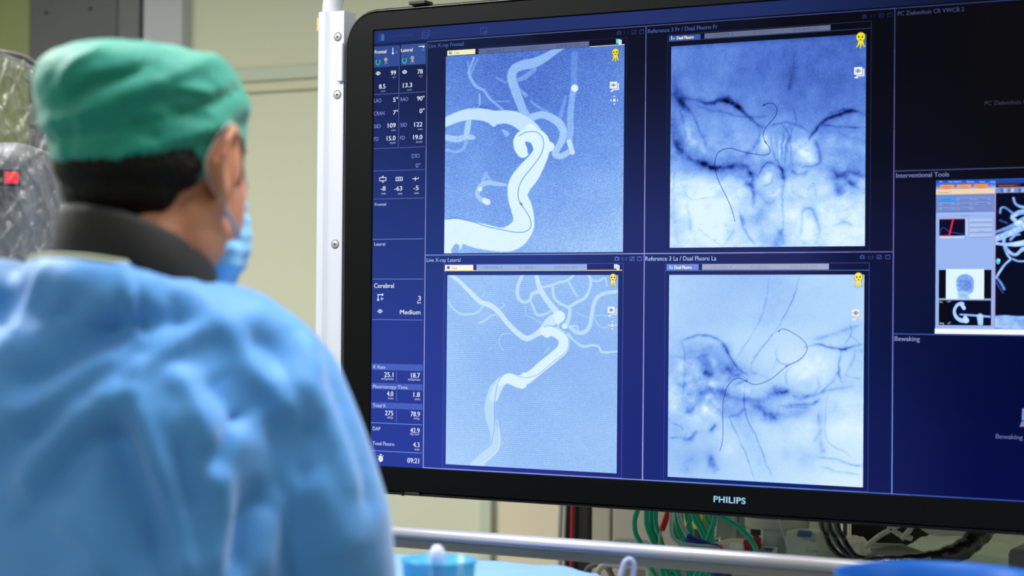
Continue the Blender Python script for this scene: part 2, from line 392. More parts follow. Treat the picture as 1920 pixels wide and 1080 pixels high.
# toolbar strip
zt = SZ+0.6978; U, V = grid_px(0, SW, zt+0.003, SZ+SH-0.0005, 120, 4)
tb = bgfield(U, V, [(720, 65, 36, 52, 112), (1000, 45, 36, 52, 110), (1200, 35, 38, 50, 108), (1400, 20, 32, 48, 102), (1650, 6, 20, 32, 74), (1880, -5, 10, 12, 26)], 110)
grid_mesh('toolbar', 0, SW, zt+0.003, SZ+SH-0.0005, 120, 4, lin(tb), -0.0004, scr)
XA, XB, XC = 0.1029, 0.4959, 0.8878; ZM = SZ+0.3481
g = UI(); ic = (62, 84, 150)
g.rect((710, 63), (720, 77), (40, 70, 130)).rect((716, 65), (721, 76), (60, 110, 190), 3)
g.build('toolbar_icon', scr); g = UI(); g.frame((792, 62), (803, 71), 1, ic).frame((794, 58), (806, 66), 1, ic)
g.build('toolbar_icon', scr); g = UI(); g.frame((901.5, 52.5), (913.5, 62), 1, ic).disc((911, 61.5), 3.4, ic).disc((911, 61.5), 1.6, (30, 45, 100), 4)
g.build('toolbar_icon', scr)
for (k, w, s_) in ((729, 45, 'Applications'), (808, 24, 'Views')): UI().text(s_, k, 71-(k-729)*.085, k+w, 6, (44, 62, 122)).build('toolbar_label', scr)
# frame lines of the tiles
def pl_line(g, x0, z0, x1, z1, w, col, lay=3):
    if x0 == x1: g.poly3([(x0-w/2, z0), (x0+w/2, z0), (x0+w/2, z1), (x0-w/2, z1)], col, lay)
    else: g.poly3([(x0, z0-w/2), (x1, z0-w/2), (x1, z0+w/2), (x0, z0+w/2)], col, lay)
g = UI(); Z0 = SZ+0.0006; ZT = SZ+0.6978
def seg_line(x0, z0, x1, z1, w, cols):       # a line whose display colour changes along its length
    n = len(cols)-1
    for i in range(n*4):
        t0, t1 = i/(n*4), (i+1)/(n*4); k = min(int((t0+t1)/2*n), n-1); f = (t0+t1)/2*n-k
        c = np.array(cols[k])*(1-f)+np.array(cols[k+1])*f
        pl_line(g, x0+(x1-x0)*t0, z0+(z1-z0)*t0, x0+(x1-x0)*t1, z0+(z1-z0)*t1, w, c)
seg_line(XA, ZT, SW, ZT, 0.0014, [(92, 100, 150), (70, 85, 140), (52, 66, 130), (36, 42, 80)])
seg_line(XA, Z0+0.0006, SW, Z0+0.0006, 0.0014, [(150, 160, 235), (140, 165, 230), (110, 140, 220), (60, 90, 190), (40, 70, 170)])
seg_line(XA, ZM, XC, ZM, 0.0015, [(120, 150, 220), (140, 155, 220), (150, 165, 225), (95, 90, 150)])
seg_line(XA, Z0, XA, ZT, 0.0016, [(165, 165, 225), (150, 160, 220), (120, 130, 195), (60, 66, 110)])
seg_line(XB, Z0, XB, ZT, 0.0016, [(185, 185, 240), (160, 155, 220), (150, 150, 215), (70, 85, 140)])
seg_line(XC, Z0, XC, ZT, 0.0016, [(100, 155, 235), (115, 120, 205), (105, 90, 165), (45, 60, 105)])
p = PLx(1676, 321); q = PLx(1676, 626)
seg_line(XC, p[1], SW, p[1], 0.0014, [(70, 78, 120), (60, 70, 115)])
seg_line(XC, q[1], SW, q[1], 0.0014, [(60, 95, 160), (60, 90, 170)])
g.build('tile_border', scr)

# ------------------------------------------------------------------ x-ray pictures, drawn by strokes
RAMP = np.array([(0, 6, 10, 34), (0.2, 36, 60, 142), (0.4, 78, 116, 208), (0.6, 122, 166, 240), (0.8, 174, 212, 252), (1.0, 224, 247, 255)], float)
def ramp(v):
    v = np.clip(v, 0, 1); return lin(np.stack([np.interp(v, RAMP[:, 0], RAMP[:, i]) for i in (1, 2, 3)], -1))
class Pic:
    def __init__(s, x0, z0, w, n, crop, h=None, nz=None):
        s.b = (x0, x0+w, z0, z0+(h or w)); s.nx = n; s.nz = nz or n; s.U, s.V = grid_px(*s.b, s.nx, s.nz); s.im = np.zeros(s.U.shape)
        s.ox, s.oy, s.k = crop
    def P(s, p): return (s.ox+p[0]/s.k, s.oy+p[1]/s.k)
    def base(s, xs, rows):                   # rows: (y, values at xs)
        U, V = (s.U-s.ox)*s.k, (s.V-s.oy)*s.k
        col = np.stack([np.interp(U, xs, r[1]) for r in rows], 0); ys = [r[0] for r in rows]
        s.im = np.zeros(U.shape)
        for i in range(len(ys)-1):
            t = np.clip((V-ys[i])/(ys[i+1]-ys[i]), 0, 1); t = t*t*(3-2*t)
            if i == 0: s.im = col[0].copy()
            s.im += (col[i+1]-col[i])*t
        return s
    def mask(s, pts, soft, w=None, fade=False):
        P = spline([s.P(p)+((p[2] if len(p) > 2 else w)/s.k/2,) for p in pts], 7) if len(pts) > 1 else np.array([s.P(pts[0])+((pts[0][2] if len(pts[0]) > 2 else w)/s.k/2,)])
        R = P[:, 2].max()+soft*3+1; m_ = np.zeros(s.im.shape)
        sel = (s.U > P[:, 0].min()-R) & (s.U < P[:, 0].max()+R) & (s.V > P[:, 1].min()-R) & (s.V < P[:, 1].max()+R)
        if not sel.any(): return m_
        u, v = (s.U[sel], s.V[sel]) if not fade else (s.U[sel]+s.wu[sel], s.V[sel]+s.wv[sel]); best = np.full(u.shape, 1e9)
        if len(P) == 1: best = np.hypot(u-P[0, 0], v-P[0, 1])-P[0, 2]
        if fade and len(P) > 1:
            out = np.zeros(u.shape); n_ = len(P)-1
            for i, (a, b) in enumerate(zip(P[:-1], P[1:])):
                d = b[:2]-a[:2]; L = max(d@d, 1e-9); t = np.clip(((u-a[0])*d[0]+(v-a[1])*d[1])/L, 0, 1); q = (i+t)/n_
                fd = np.clip(np.minimum(q, 1-q)*4.5+0.12, 0, 1); e = np.hypot(u-a[0]-d[0]*t, v-a[1]-d[1]*t)/(a[2]+soft*(0.45+0.55*fd))
                out = np.maximum(out, np.exp(-e*e*1.6)*fd)
            m_[sel] = out; return m_
        for a, b in zip(P[:-1], P[1:]):
            d = b[:2]-a[:2]; L = max(d@d, 1e-9); t = np.clip(((u-a[0])*d[0]+(v-a[1])*d[1])/L, 0, 1)
            best = np.minimum(best, np.hypot(u-a[0]-d[0]*t, v-a[1]-d[1]*t)-(a[2]+(b[2]-a[2])*t))
        m_[sel] = np.clip(0.5-best/(2*soft), 0, 1); m_ = m_*m_*(3-2*m_); return m_
    def fill(s, pts, val, a=1.0, soft=0.9, w=None): k = s.mask(pts, soft, w)*a; s.im = s.im*(1-k)+val*k; return s
    def vessel(s, pts, val, a=1.0, soft=0.9, w=None):
        if not hasattr(s, 'b0'): s.b0 = s.im.copy()
        k = s.mask(pts, soft, w)*a; s.im = np.maximum(s.im, s.b0*(1-k)+val*k); return s
    def add(s, pts, w, amp, soft=None):      # soft smudge
        sf = soft if soft else max(w/s.k*0.45, 0.8); k = s.mask(pts, sf, w*0.35, True)*(1+s.tx)*0.62+0.30*s.mask(pts, sf*2.8, w*0.5, True)*(1+s.tx); s.im += amp*k; return s
    def organic(s, amt, seed):
        z = s.im.copy(); r = []
        for q in (0, 1, 2): s.im = np.zeros(z.shape); s.clouds(1.0, 22 if q < 2 else 30, seed+q, 3); r.append(s.im)
        s.im = z; s.wu, s.wv, s.tx = r[0]*amt, r[1]*amt, np.clip(r[2]*0.4, -.5, .5); return s
    def dots(s, amp, seed=1, cell=1):
        r = np.random.RandomState(seed); n = r.randn(s.nz, s.nx); n = (n+np.roll(n, 1, 0)+np.roll(n, 1, 1)+np.roll(n, (1, 1), (0, 1)))/2; s.im += amp*n; return s
    def clouds(s, amp, scale, seed=1, octv=4, sx=1.0, mask=None):
        r = np.random.RandomState(seed); out = np.zeros(s.im.shape); a = 1.0
        gx = np.linspace(0, 1, s.nx); gz = np.linspace(0, 1, s.nz)
        for o_ in range(octv):
            m1 = int(scale*sx)+2; m2 = int(scale)+2; G = r.rand(m2+1, m1+1)*2-1
            fx = gx*(m1-1); fz = gz*(m2-1); ix = fx.astype(int); iz = fz.astype(int); tx = fx-ix; tz = fz-iz; tx = tx*tx*(3-2*tx); tz = tz*tz*(3-2*tz)
            q = (G[iz][:, ix]*(1-tx)+G[iz][:, ix+1]*tx)*(1-tz)[:, None]+(G[iz+1][:, ix]*(1-tx)+G[iz+1][:, ix+1]*tx)*tz[:, None]
            out += a*q; a *= 0.6; scale *= 2
        s.im += amp*out*(1 if mask is None else mask); return s
    def stripes(s, amp, per, ang, bend=0.0):
        a = math.radians(ang); t = s.U*math.sin(a)+s.V*math.cos(a)+bend*np.sin(s.U/60.0); s.im += amp*np.sin(2*math.pi*t/per); return s
    def put(s, name): return grid_mesh(name, *s.b, s.nx, s.nz, ramp(s.im), -0.0009, scr)
N = 420
# live frontal: vessels in white
A = Pic(0.1389, SZ+0.3508, 0.3207, N, (780, 50, 2.511))
A.base([140, 400, 700, 980], [(90, [.45, .42, .42, .46]), (300, [.50, .44, .44, .50]), (550, [.56, .52, .52, .56]), (800, [.62, .60, .62, .68]), (1060, [.70, .66, .70, .76])])
A.clouds(0.02, 5, 3).dots(0.032, 5).organic(0.8, 61)
lv = 0.96
for pts, a in [([(275,145,10),(262,180,10),(250,215,13),(265,255,14),(290,285,14),(320,300,12),(350,340,12),(385,370,10),(412,392,8)], .42), ([(292,150,8),(272,195,8),(258,225,8)], .3), ([(245,165,8),(255,220,9)], .25),
  ([(300,318,8),(300,372,8),(270,382,8)], .45), ([(340,335,8),(370,360,8),(400,388,8)], .3), ([(380,352,10),(440,352,9)], .22), ([(480,290,14),(520,325,18)], .35), ([(540,350,10),(580,380,12),(622,402,12)], .28), ([(380,240,10),(420,262,12)], .22),
  ([(748,130,30),(745,230,30),(748,285,28)], .16), ([(705,330,14),(690,390,17),(680,430,16)], .22), ([(742,300,30),(735,350,28),(728,420,30),(728,480,32),(724,540,28)], .38),
  ([(145,580,14),(190,590,14),(225,572,14),(240,530,16)], .3), ([(145,522,28),(190,530,30),(240,520,26),(270,522,22)], .55), ([(250,440,26),(242,490,28),(234,522,22)], .6),
  ([(470,255,18),(510,240,22),(560,200,22)], .3), ([(535,440,44),(508,400,40),(484,340,42),(466,290,44),(452,240,44),(465,200,42),(510,180,46),(560,170,46),(610,145,38),(650,120,30),(690,95,26)], .52),
  ([(545,428,36),(590,415,34),(630,425,36),(670,450,38),(694,490,36),(690,530,34),(670,570,30),(656,598,32),(684,610,28),(718,592,26)], .58), ([(722,540,24),(737,592,24)], .85),
  ([(422,745,14),(380,740,20),(340,735,24),(305,750,22),(290,790,20),(310,815,22),(335,826,26)], .5), ([(330,690,18),(316,730,18)], .3), ([(330,692,10),(352,728,14)], .3), ([(430,505,22),(412,490,12)], .45), ([(402,420,10),(440,440,8)], .3),
  ([(135,452,42),(200,425,48),(260,412,54),(320,415,58),(370,428,64),(420,425,62),(470,435,70),(520,465,76),(560,500,66),(580,540,60)], .86), ([(360,440,44),(368,458,26)], .86)]:
    A.vessel(pts, lv, a, 1.3)
for pts in [[(140,1000,170),(150,985,150),(200,962,112),(300,985,120),(400,1003,112),(460,990,118),(502,945,106),(508,900,98),(497,850,100),(480,800,92),(490,745,106),(530,690,108),(565,640,88),(590,590,76),(588,545,84),(560,515,74),(515,512,60),(488,535,54),(492,568,58),(505,590,56)],
            [(600,560,50),(630,565,46)], [(540,480,50),(585,540,60)], [(140,930,50),(148,1060,50)]]:
    A.vessel(pts, 1.0, 1.0, 1.2)
A.fill([(522,548,10),(534,568,22),(532,592,12)], .5, .9, 1.5)
A.fill([(185,1055,36),(192,1038,30)], .66, 1, 1.5); A.fill([(240,1075,30),(330,1085,24)], .66, 1, 1.5)
for pts in [[(303,765,20)], [(325,818,24),(338,826,28)]]: A.fill(pts, 1.0, .95, 1.5)
A.fill([(748,290,34)], 1.0, 1.0, 1.0)
A.add([(255,390),(300,378),(350,388)], 10, -.12)
A.dots(0.012, 55).stripes(0.022, 4.2, 22, 3).stripes(0.012, 5.1, 18)
A.fill([(485,515),(520,497),(565,495),(595,520),(602,560),(585,610),(545,665),(505,715),(485,760),(482,800),(495,835),(520,870),(540,910),(540,945),(515,965),(470,968),(400,955),(330,940),(280,922),(230,910),(180,900),(138,908)], .40, .85, .7, w=3.6)
A.fill([(493,832),(499,838)], .35, .8, .7, w=9)
A.put('xray_picture')
# live lateral
B = Pic(0.1454, SZ+0.0089, 0.3064, N, (780, 460, 2.4545))
B.base([145, 500, 930], [(130, [.74, .72, .70]), (500, [.73, .68, .70]), (1040, [.78, .72, .74])]).clouds(0.012, 4, 8).dots(0.018, 9)
B.stripes(0.036, 3.9, 2, 5)
for pts, a in [([(150,250,6),(170,290,8),(220,318,9),(280,310,10),(305,285,9)], .5), ([(290,358,8),(320,345,8),(345,325,7),(370,320,6)], .5), ([(365,300,5),(377,332,6)], .4), ([(390,290,5),(407,278,5),(400,266,4)], .45), ([(316,215,4),(305,240,4)], .4), ([(440,405,4),(400,410,4),(385,430,4),(385,455,4),(402,482,4)], .4),
  ([(505,280,5),(510,320,5),(540,335,5),(580,360,6)], .35), ([(490,138,16),(470,190,16),(470,235,16),(495,262,14),(525,250,12),(540,222,18),(580,210,18)], .62), ([(525,250,10),(545,295,10),(560,320,12),(600,315,11),(628,298,8)], .55), ([(570,195,10),(620,185,12),(660,170,12),(700,160,12),(725,138,12)], .55), ([(700,160,9),(715,190,8),(742,232,11)], .5),
  ([(630,190,10),(635,235,12),(660,265,12),(700,285,13),(710,305,16),(700,350,18),(686,372,24)], .62), ([(705,285,14),(740,262,14),(780,240,14),(800,200,12),(805,160,12),(795,138,12)], .62), ([(805,160,10),(840,165,10),(870,150,8),(880,186,7)], .5), ([(935,213,16),(880,218,16),(840,235,17),(820,270,17),(810,320,17),(800,370,18),(775,400,18),(740,400,17),(710,375,17)], .62),
  ([(815,325,8),(860,322,5),(905,330,5)], .3), ([(820,335,6),(850,375,6),(885,375,5)], .35), ([(705,375,8),(740,372,9),(747,398,8)], .5), ([(702,410,15),(730,440,8),(770,465,12),(810,460,10),(840,465,10),(855,490,12),(890,492,10),(935,486,8)], .6), ([(740,310,5),(800,335,5)], .3), ([(590,500,5),(615,470,5)], .4),
  ([(150,130,14),(200,165,16),(250,215,20),(300,262,22),(340,275,25),(380,305,22),(420,355,22),(470,405,24),(510,428,26),(550,412,24),(590,385,38),(620,350,46),(660,330,52)], .8), ([(555,135,18),(565,180,21),(580,215,24),(610,260,25),(650,310,30)], .75),
  ([(400,615,34),(365,660,48),(346,710,46),(340,770,46),(352,830,36),(366,870,46),(362,930,46),(322,970,46),(275,1015,48)], .5), ([(655,330,10),(655,400,8)], .7)]: B.vessel(pts, .97, a, 1.2)
for pts in [[(590,395,40),(640,398,46),(680,432,48),(676,475,50),(640,510,48),(590,550,48),(540,592,46),(505,615,52),(470,625,54),(432,612,50),(408,618,40),(388,636,26)], [(470,632,46),(490,640,40)], [(660,328,54)], [(655,345,34)], [(686,372,26)], [(605,405,40)], [(500,600,30),(480,640,34)]]: B.vessel(pts, 1.0, .95, 1.1)
B.vessel([(420,614,40),(392,632,42),(372,665,44),(358,700,44)], .98, .75, 1.2); B.vessel([(690,480,20),(660,510,14),(560,600,12),(520,630,16)], .97, .6, 1)
B.fill([(372,800,3),(385,860,3),(380,930,3),(355,965,3),(305,1003,3)], 1.0, .8, .6)
B.fill([(590,378),(610,368),(640,378),(680,400),(702,430),(701,470),(680,500),(640,530),(600,565),(560,595),(520,608),(480,605),(450,592),(425,587),(400,600),(380,630),(368,680),(362,740),(362,800),(360,850),(350,900),(344,922)], .42, .8, .6, w=1.9)
B.put('xray_picture')
# reference frontal skull
R = Pic(0.5383, SZ+0.3567, 0.3071, N, (1190, 20, 2.348))
R.base([165, 350, 560, 760, 1010], [(110, [.50, .47, .42, .38, .36]), (300, [.50, .47, .41, .38, .36]), (400, [.48, .52, .46, .42, .42]), (500, [.50, .60, .58, .50, .52]), (600, [.56, .62, .70, .64, .58]), (690, [.66, .52, .62, .64, .56]), (770, [.90, .92, .72, .84, .80]), (900, [.92, 1.0, .80, .92, .96]), (1035, [.92, 1.0, .84, .92, .96])])
R.organic(1.6, 71).clouds(0.03, 7, 21, 4).clouds(0.03, 14, 22, 3, 1.3)
for pts, w, a in [([(165,290),(185,340),(210,400),(245,450)],34,-.14),([(165,360),(200,400),(235,440)],26,-.22),([(210,385),(270,395),(330,407),(380,394),(430,405),(470,430),(500,465),(540,500),(580,520)],16,-.30),([(340,415),(400,402),(450,425),(490,455)],9,-.18),
 ([(385,385),(420,390),(465,425)],16,-.14),([(260,410),(320,435),(400,450),(470,465),(540,470),(590,462)],8,-.14),([(230,420),(270,490),(300,560),(325,630)],9,-.14),([(200,420),(215,500),(225,560)],6,-.1),([(548,510),(547,560),(520,610),(470,650)],16,-.20),([(764,590),(780,550),(820,500),(860,470),(920,452),(970,445),(1018,462)],15,-.32),
 ([(830,500),(900,512),(1018,512)],7,-.18),([(850,455),(900,438),(960,440)],12,-.12),([(800,560),(880,545),(1015,570)],30,-.05),([(170,560),(200,620),(250,655),(310,675),(360,695),(400,692),(460,680),(500,690)],28,-.28),([(290,668),(350,690),(400,694)],16,-.18),([(165,470),(185,560),(210,640)],34,-.14),
 ([(800,570),(815,620),(825,665)],16,-.26),([(735,690),(790,680),(830,662)],9,-.26),([(860,745),(920,725),(960,715),(1015,730)],28,-.30),([(890,790),(930,760),(985,750)],24,-.20),([(895,800),(925,795)],30,-.22),([(930,740),(995,792)],14,-.18),([(870,700),(900,740),(880,800)],12,-.12),([(640,690),(655,740),(650,850),(657,930),(640,1000)],10,-.18),
 ([(648,690),(656,742)],15,-.35),([(620,1035),(642,960)],32,-.22),([(655,1035),(650,950)],14,-.15),([(505,700),(520,770),(520,865)],16,-.26),([(500,760),(527,782)],18,-.32),([(540,740),(560,690),(590,668),(630,685),(655,705)],10,-.24),([(480,690),(540,730)],34,-.18),([(560,770),(600,760),(615,720)],7,-.14),([(530,910)],90,-.14),
 ([(460,880),(490,970),(532,1035)],11,-.20),([(480,900),(485,960)],24,-.12),([(560,850),(550,930),(560,1010)],40,-.08),([(735,905),(748,878),(780,870),(803,920),(815,980),(803,1025)],16,-.24),([(738,900),(738,985)],8,-.14),([(715,1000),(760,1030)],20,-.14),([(703,250),(690,300),(680,350)],24,-.13),([(700,180),(703,260)],12,-.05),([(700,420),(712,470),(706,510)],5,-.10),
 ([(580,520),(640,495),(700,500),(740,515),(775,545)],8,-.14),([(650,500),(680,540),(668,600),(660,690)],7,-.18),([(600,535),(612,620),(640,690)],6,-.14),([(704,505),(684,560),(670,630)],6,-.16),([(620,540),(630,620),(636,700)],4,-.12),([(690,560),(688,640),(700,690)],7,-.16),([(660,520),(652,600),(648,680)],5,-.16),([(680,700),(720,720),(790,700)],12,-.14),
 ([(205,760),(250,830),(310,826),(360,825)],6,-.12),([(230,840),(238,900),(250,985)],16,-.12),([(190,1035),(172,900),(172,800)],20,-.10),([(270,950),(330,1000),(390,1035),(430,980),(440,930)],6,-.13),([(340,790),(400,730)],6,-.1),([(410,1000),(405,930)],4,-.06),([(870,952),(920,935),(960,946)],15,-.18),([(800,850),(880,890),(960,860),(990,820)],5,-.07),
 ([(410,560),(450,590)],40,-.10),([(420,720),(480,740),(500,780)],14,-.1),([(180,700),(175,760),(165,800)],10,-.1),([(760,800),(790,760),(800,840)],8,-.1),([(690,740),(700,800),(760,830)],8,-.08),([(540,800),(590,850),(620,830)],6,-.08)]: R.add(pts, w, a)
for pts, w, a in [([(215,500),(245,560),(262,580)],34,.20),([(300,600),(320,625)],24,.15),([(568,550),(575,600)],34,.28),([(720,600),(770,575)],50,.18),([(735,640),(770,650)],60,.26),([(575,745),(600,715)],28,.22),([(340,900),(400,860)],150,.08),([(620,905)],60,.12),([(765,940),(770,980)],34,.16),([(690,900),(720,860)],44,.1),([(640,560),(640,640)],6,.14),([(660,560),(664,640)],5,.12),([(600,820),(645,780)],10,.12),([(540,650)],40,.15),([(850,830),(980,850)],40,.06)]: R.add(pts, w, a)
R.clouds(0.05, 26, 41, 3, 0.7, np.clip((R.V-200)/60, 0, 1)).dots(0.018, 12)
top = np.clip((R.V-(R.V.min()+10))/26, 0, 1); R.im *= 0.80+0.20*np.clip((R.V-(87-(R.U-1260)*0.063))/9, 0, 1)
R.fill([(568,417),(590,408),(615,412),(628,435),(620,465),(595,495),(572,525),(567,555),(578,580),(595,605),(595,625),(575,636),(530,632),(480,622),(430,608),(395,610),(365,630),(355,670),(360,720),(380,770),(410,830),(430,880),(442,928)], .04, .85, .7, w=2.6)
R.fill([(568,417),(571,415)], .02, .9, .7, w=6); R.fill([(574,574),(580,584)], .02, .9, .7, w=5)
R.put('xray_picture')
# reference lateral skull
D = Pic(0.5378, SZ+0.0082, 0.3071, N, (1190, 460, 2.298))
D.base([150, 330, 500, 700, 980], [(120, [.80, .76, .72, .80, .83]), (300, [.80, .76, .80, .80, .83]), (400, [.76, .80, .86, .86, .80]), (500, [.74, .64, .84, .90, .80]), (600, [.78, .62, .78, .82, .84]), (700, [.80, .68, .68, .74, .92]), (800, [.74, .80, .84, .92, .96]), (900, [.74, .76, .84, .88, .93]), (1040, [.80, .80, .84, .90, .98])])
bone = np.exp(-((((D.U-D.ox)*D.k-290)/170)**2+(((D.V-D.oy)*D.k-620)/170)**2))
D.organic(1.2, 81).clouds(0.012, 6, 31, 4).clouds(0.15, 13, 33, 5, 1.0, bone).clouds(0.05, 18, 35, 4, 0.5, np.exp(-(((D.V-D.oy)*D.k-660)/120)**2))
for pts, w, a in [([(200,412),(240,398),(285,385),(365,410),(400,460),(440,525),(490,560)],9,-.24),([(375,420),(410,470)],16,-.14),([(200,412),(218,470),(215,560),(208,700)],9,-.12),([(300,500),(320,560)],56,-.20),([(300,548),(335,556)],26,-.24),([(380,520),(430,545),(470,560)],52,-.22),([(400,535),(425,548)],30,-.18),([(270,650),(340,620),(400,640)],30,-.24),([(225,725),(265,690),(300,650)],18,-.18),
 ([(328,800),(350,775)],15,-.34),([(205,832),(240,835),(270,795)],15,-.24),([(150,832),(210,828)],6,-.18),([(155,762),(200,782),(210,800)],6,-.14),([(325,900),(345,960)],28,-.20),([(330,905),(322,960)],16,-.16),([(240,920),(235,960)],60,-.12),([(340,980),(365,960)],10,-.1),([(380,640),(460,662),(540,668),(600,640),(665,630)],24,-.18),([(590,612),(640,630),(668,634)],30,-.26),([(600,632),(660,632)],12,-.16),
 ([(500,680),(560,710),(612,762)],30,-.20),([(540,690),(570,745)],18,-.16),([(480,700),(440,735),(400,735)],12,-.16),([(620,692),(700,688),(760,686),(800,662)],13,-.26),([(680,650),(720,662),(760,640)],10,-.16),([(640,700),(750,700)],8,-.12),([(680,650),(760,648),(850,622),(945,605)],14,-.14),([(560,720),(680,732),(760,700)],30,-.12),([(620,740),(560,760)],30,-.1),([(400,600),(420,560),(470,555)],10,-.1),
 ([(735,442),(790,425),(830,435),(890,445),(940,435),(988,424)],9,-.32),([(880,445),(920,447)],12,-.14),([(750,400),(820,396),(900,368),(985,338)],15,-.14),([(892,450),(880,500),(884,560),(896,592)],8,-.22),([(920,320),(936,370),(905,430)],5,-.13),([(950,455),(932,540)],7,-.12),([(988,455),(940,452)],12,-.1),([(925,380),(980,430)],5,-.1),([(615,430),(612,480),(645,512),(700,502),(735,460)],7,-.14),([(736,437)],16,-.2),([(662,520),(650,560),(662,612)],6,-.14),
 ([(590,548),(620,482)],10,-.08),([(500,545),(550,560),(590,590)],14,-.10),([(850,590),(884,540)],14,-.1),([(800,700),(800,800),(806,870),(812,915)],24,-.14),([(832,640),(822,740),(822,800),(840,850),(900,890),(960,930)],5,-.14),([(790,720),(800,790)],5,-.1),([(800,640),(840,600),(870,580)],8,-.14),([(775,640),(800,600),(780,560)],6,-.1),([(770,850),(795,815)],12,-.12),([(780,915),(850,920),(940,945),(988,950)],7,-.22),([(790,950),(880,975),(988,990)],9,-.12),([(640,905),(700,900),(760,960)],60,-.05),([(866,680),(870,700)],14,-.16),([(700,905),(780,915)],40,-.06),([(590,790),(700,790),(790,810)],40,-.05),
 ([(583,128),(570,220),(545,310),(510,380),(470,440),(430,495)],3,-.13),([(710,128),(692,200),(655,290),(600,380),(550,440),(515,490),(495,550)],5,-.20),([(478,590),(472,660),(485,740),(520,820),(560,920),(600,1015)],4,-.20),([(395,720),(440,810),(480,900),(517,1015)],4,-.18),([(645,150),(610,250),(560,350)],100,-.05),([(470,760),(520,880),(560,980)],70,-.06),([(150,480),(260,485),(330,470)],8,-.08),([(170,600),(260,590)],20,-.06),([(210,470),(300,450),(340,430)],24,-.06),([(420,600),(470,590),(490,575)],8,-.14),([(900,560),(985,575)],5,-.1),([(940,480),(900,600)],5,-.1)]: D.add(pts, w, a)
for pts, w, a in [([(335,500),(345,520)],34,.26),([(335,595),(350,605)],36,.30),([(190,660),(160,700)],40,.12),([(310,710),(340,730)],50,.18),([(440,620),(500,630)],40,.12),([(700,560),(820,500)],90,.10),([(420,480),(440,440)],40,.08),([(225,500),(180,560)],40,.14),([(310,700)],40,.1),([(400,900),(430,840)],60,.08),([(880,790),(940,760)],90,.05),([(600,720),(540,700)],6,.08)]: D.add(pts, w, a)
D.dots(0.010, 14)
D.fill([(622,370),(635,360),(665,368),(710,395),(740,425),(742,455),(715,490),(655,522),(600,568),(560,590),(520,600),(485,588),(455,573),(425,580),(400,610),(385,660),(380,720),(382,790),(378,850),(368,885)], .10, .85, .65, w=2.2)
for q in ((622, 370), (655, 521), (484, 585)): D.fill([q+(6,)], .08, .9, .7)
D.put('xray_picture')

# ------------------------------------------------------------------ readouts, icons and headings
WH = (228, 236, 255); LV = (128, 140, 215); DM = (74, 92, 160)
def conv(ox, oy, k): return lambda x, y: (ox+x/k, oy+y/k)
g = UI()
c1 = conv(680, 40, 3.0); c2 = conv(680, 360, 3.857); c3 = conv(680, 640, 4.154)
def tx(c, s_, x0, b, x1, cap, col=WH, bold=0.12):
    a = c(x0, b); e = c(x1, b); g.text(s_, a[0], a[1], e[0], cap, col, bold=bold)
g.rect(c1(66, 144), c1(205, 252), (50, 76, 146)); g.rect(c1(217, 132), c1(356, 240), (54, 82, 152))
tx(c1, 'Frontal', 71, 183, 135, 6.3, (235, 232, 215), .3); tx(c1, 'Lateral', 219, 173, 283, 6.3, (235, 232, 215), .3)
for (x, y) in ((88, 230), (237, 221)): g.arc(c1(x, y), 4.6, 1.8, (30, 215, 125), 125, 415, ry=5.2)
for (x, y) in ((132, 215), (281, 206)):
    g.disc(c1(x, y), 3.7, (200, 205, 200)); g.disc(c1(x, y), 2.9, (30, 45, 90), 4)
    for a in (90, 210, 330): g.disc((c1(x, y)[0]+1.5*math.cos(math.radians(a)), c1(x, y)[1]-1.6*math.sin(math.radians(a))), 1.1, (225, 225, 215), 5)
    g.rect(c1(x-6, y+11), c1(x+6, y+21), (185, 190, 190)); g.rect(c1(x-11, y+20), c1(x+11, y+24), (150, 160, 190))
    for k in (-12, -1, 10): g.rect(c1(x+k, y+31), c1(x+k+5, y+33), (160, 170, 200))
for (x, y, r) in ((172, 155, 0), (322, 142, 1)):
    if r: g.line(c1(x-6, y), c1(x+20, y), 1.6, WH); g.disc(c1(x+22, y), 2.2, WH)
    else: g.line(c1(x, y-6), c1(x, y+24), 1.6, WH); g.disc(c1(x, y+25), 2.2, WH)
    q = c1(x+15, y+18); g.poly([(q[0], q[1]-3.2), (q[0], q[1]+3.2), (q[0]+4.4, q[1])], (120, 140, 220)); g.poly([(q[0]+.9, q[1]-1.5), (q[0]+.9, q[1]+1.5), (q[0]+2.8, q[1])], (50, 76, 146), 4)
def eye(c, r=6.0, col=WH, bgc=(38, 54, 110), lay=3):
    n = 12; k = 0.00085; x, z = PLx(*c)
    up = [(x-r*k+2*r*k*i/n, z+0.62*r*k*math.sin(math.pi*i/n)) for i in range(n+1)]; dn = [(x+r*k-2*r*k*i/n, z-0.62*r*k*math.sin(math.pi*i/n)) for i in range(1, n)]
    g.poly3(up+dn, col, lay); f = .72
    up = [(x-r*k*f+2*r*k*f*i/n, z+0.6*r*f*k*math.sin(math.pi*i/n)) for i in range(n+1)]; dn = [(x+r*k*f-2*r*k*f*i/n, z-0.6*r*f*k*math.sin(math.pi*i/n)) for i in range(1, n)]
    g.poly3(up+dn, bgc, lay+1); g.disc(c, r*.36, col, lay+2); g.disc(c, r*.14, bgc, lay+3)
eye(c1(89, 293)); eye(c1(238, 285)); eye(c2(128, 862), 6.2)
big = [('99',161,303,190),('78',311,296,340),('8.5',95,380,130),('13.3',229,373,280),('5°',174,454,201),('90°',309,447,350),('7°',174,526,201),('0°',323,517,350),('109',144,599,188),('122',293,593,338),('15.0',138,671,187),('19.0',287,665,338),('-8',104,953,131),('-63',181,953,224),('-5',288,950,317)]
for s_, a, b, e in big: tx(c1, s_, a, b, e, 8.4, WH, .22)
for s_, a, b, e in [('kV',172,322,190),('kV',321,315,340),('mA',106,399,130),('mA',254,392,279)]: tx(c1, s_, a, b, e, 4.2, LV)
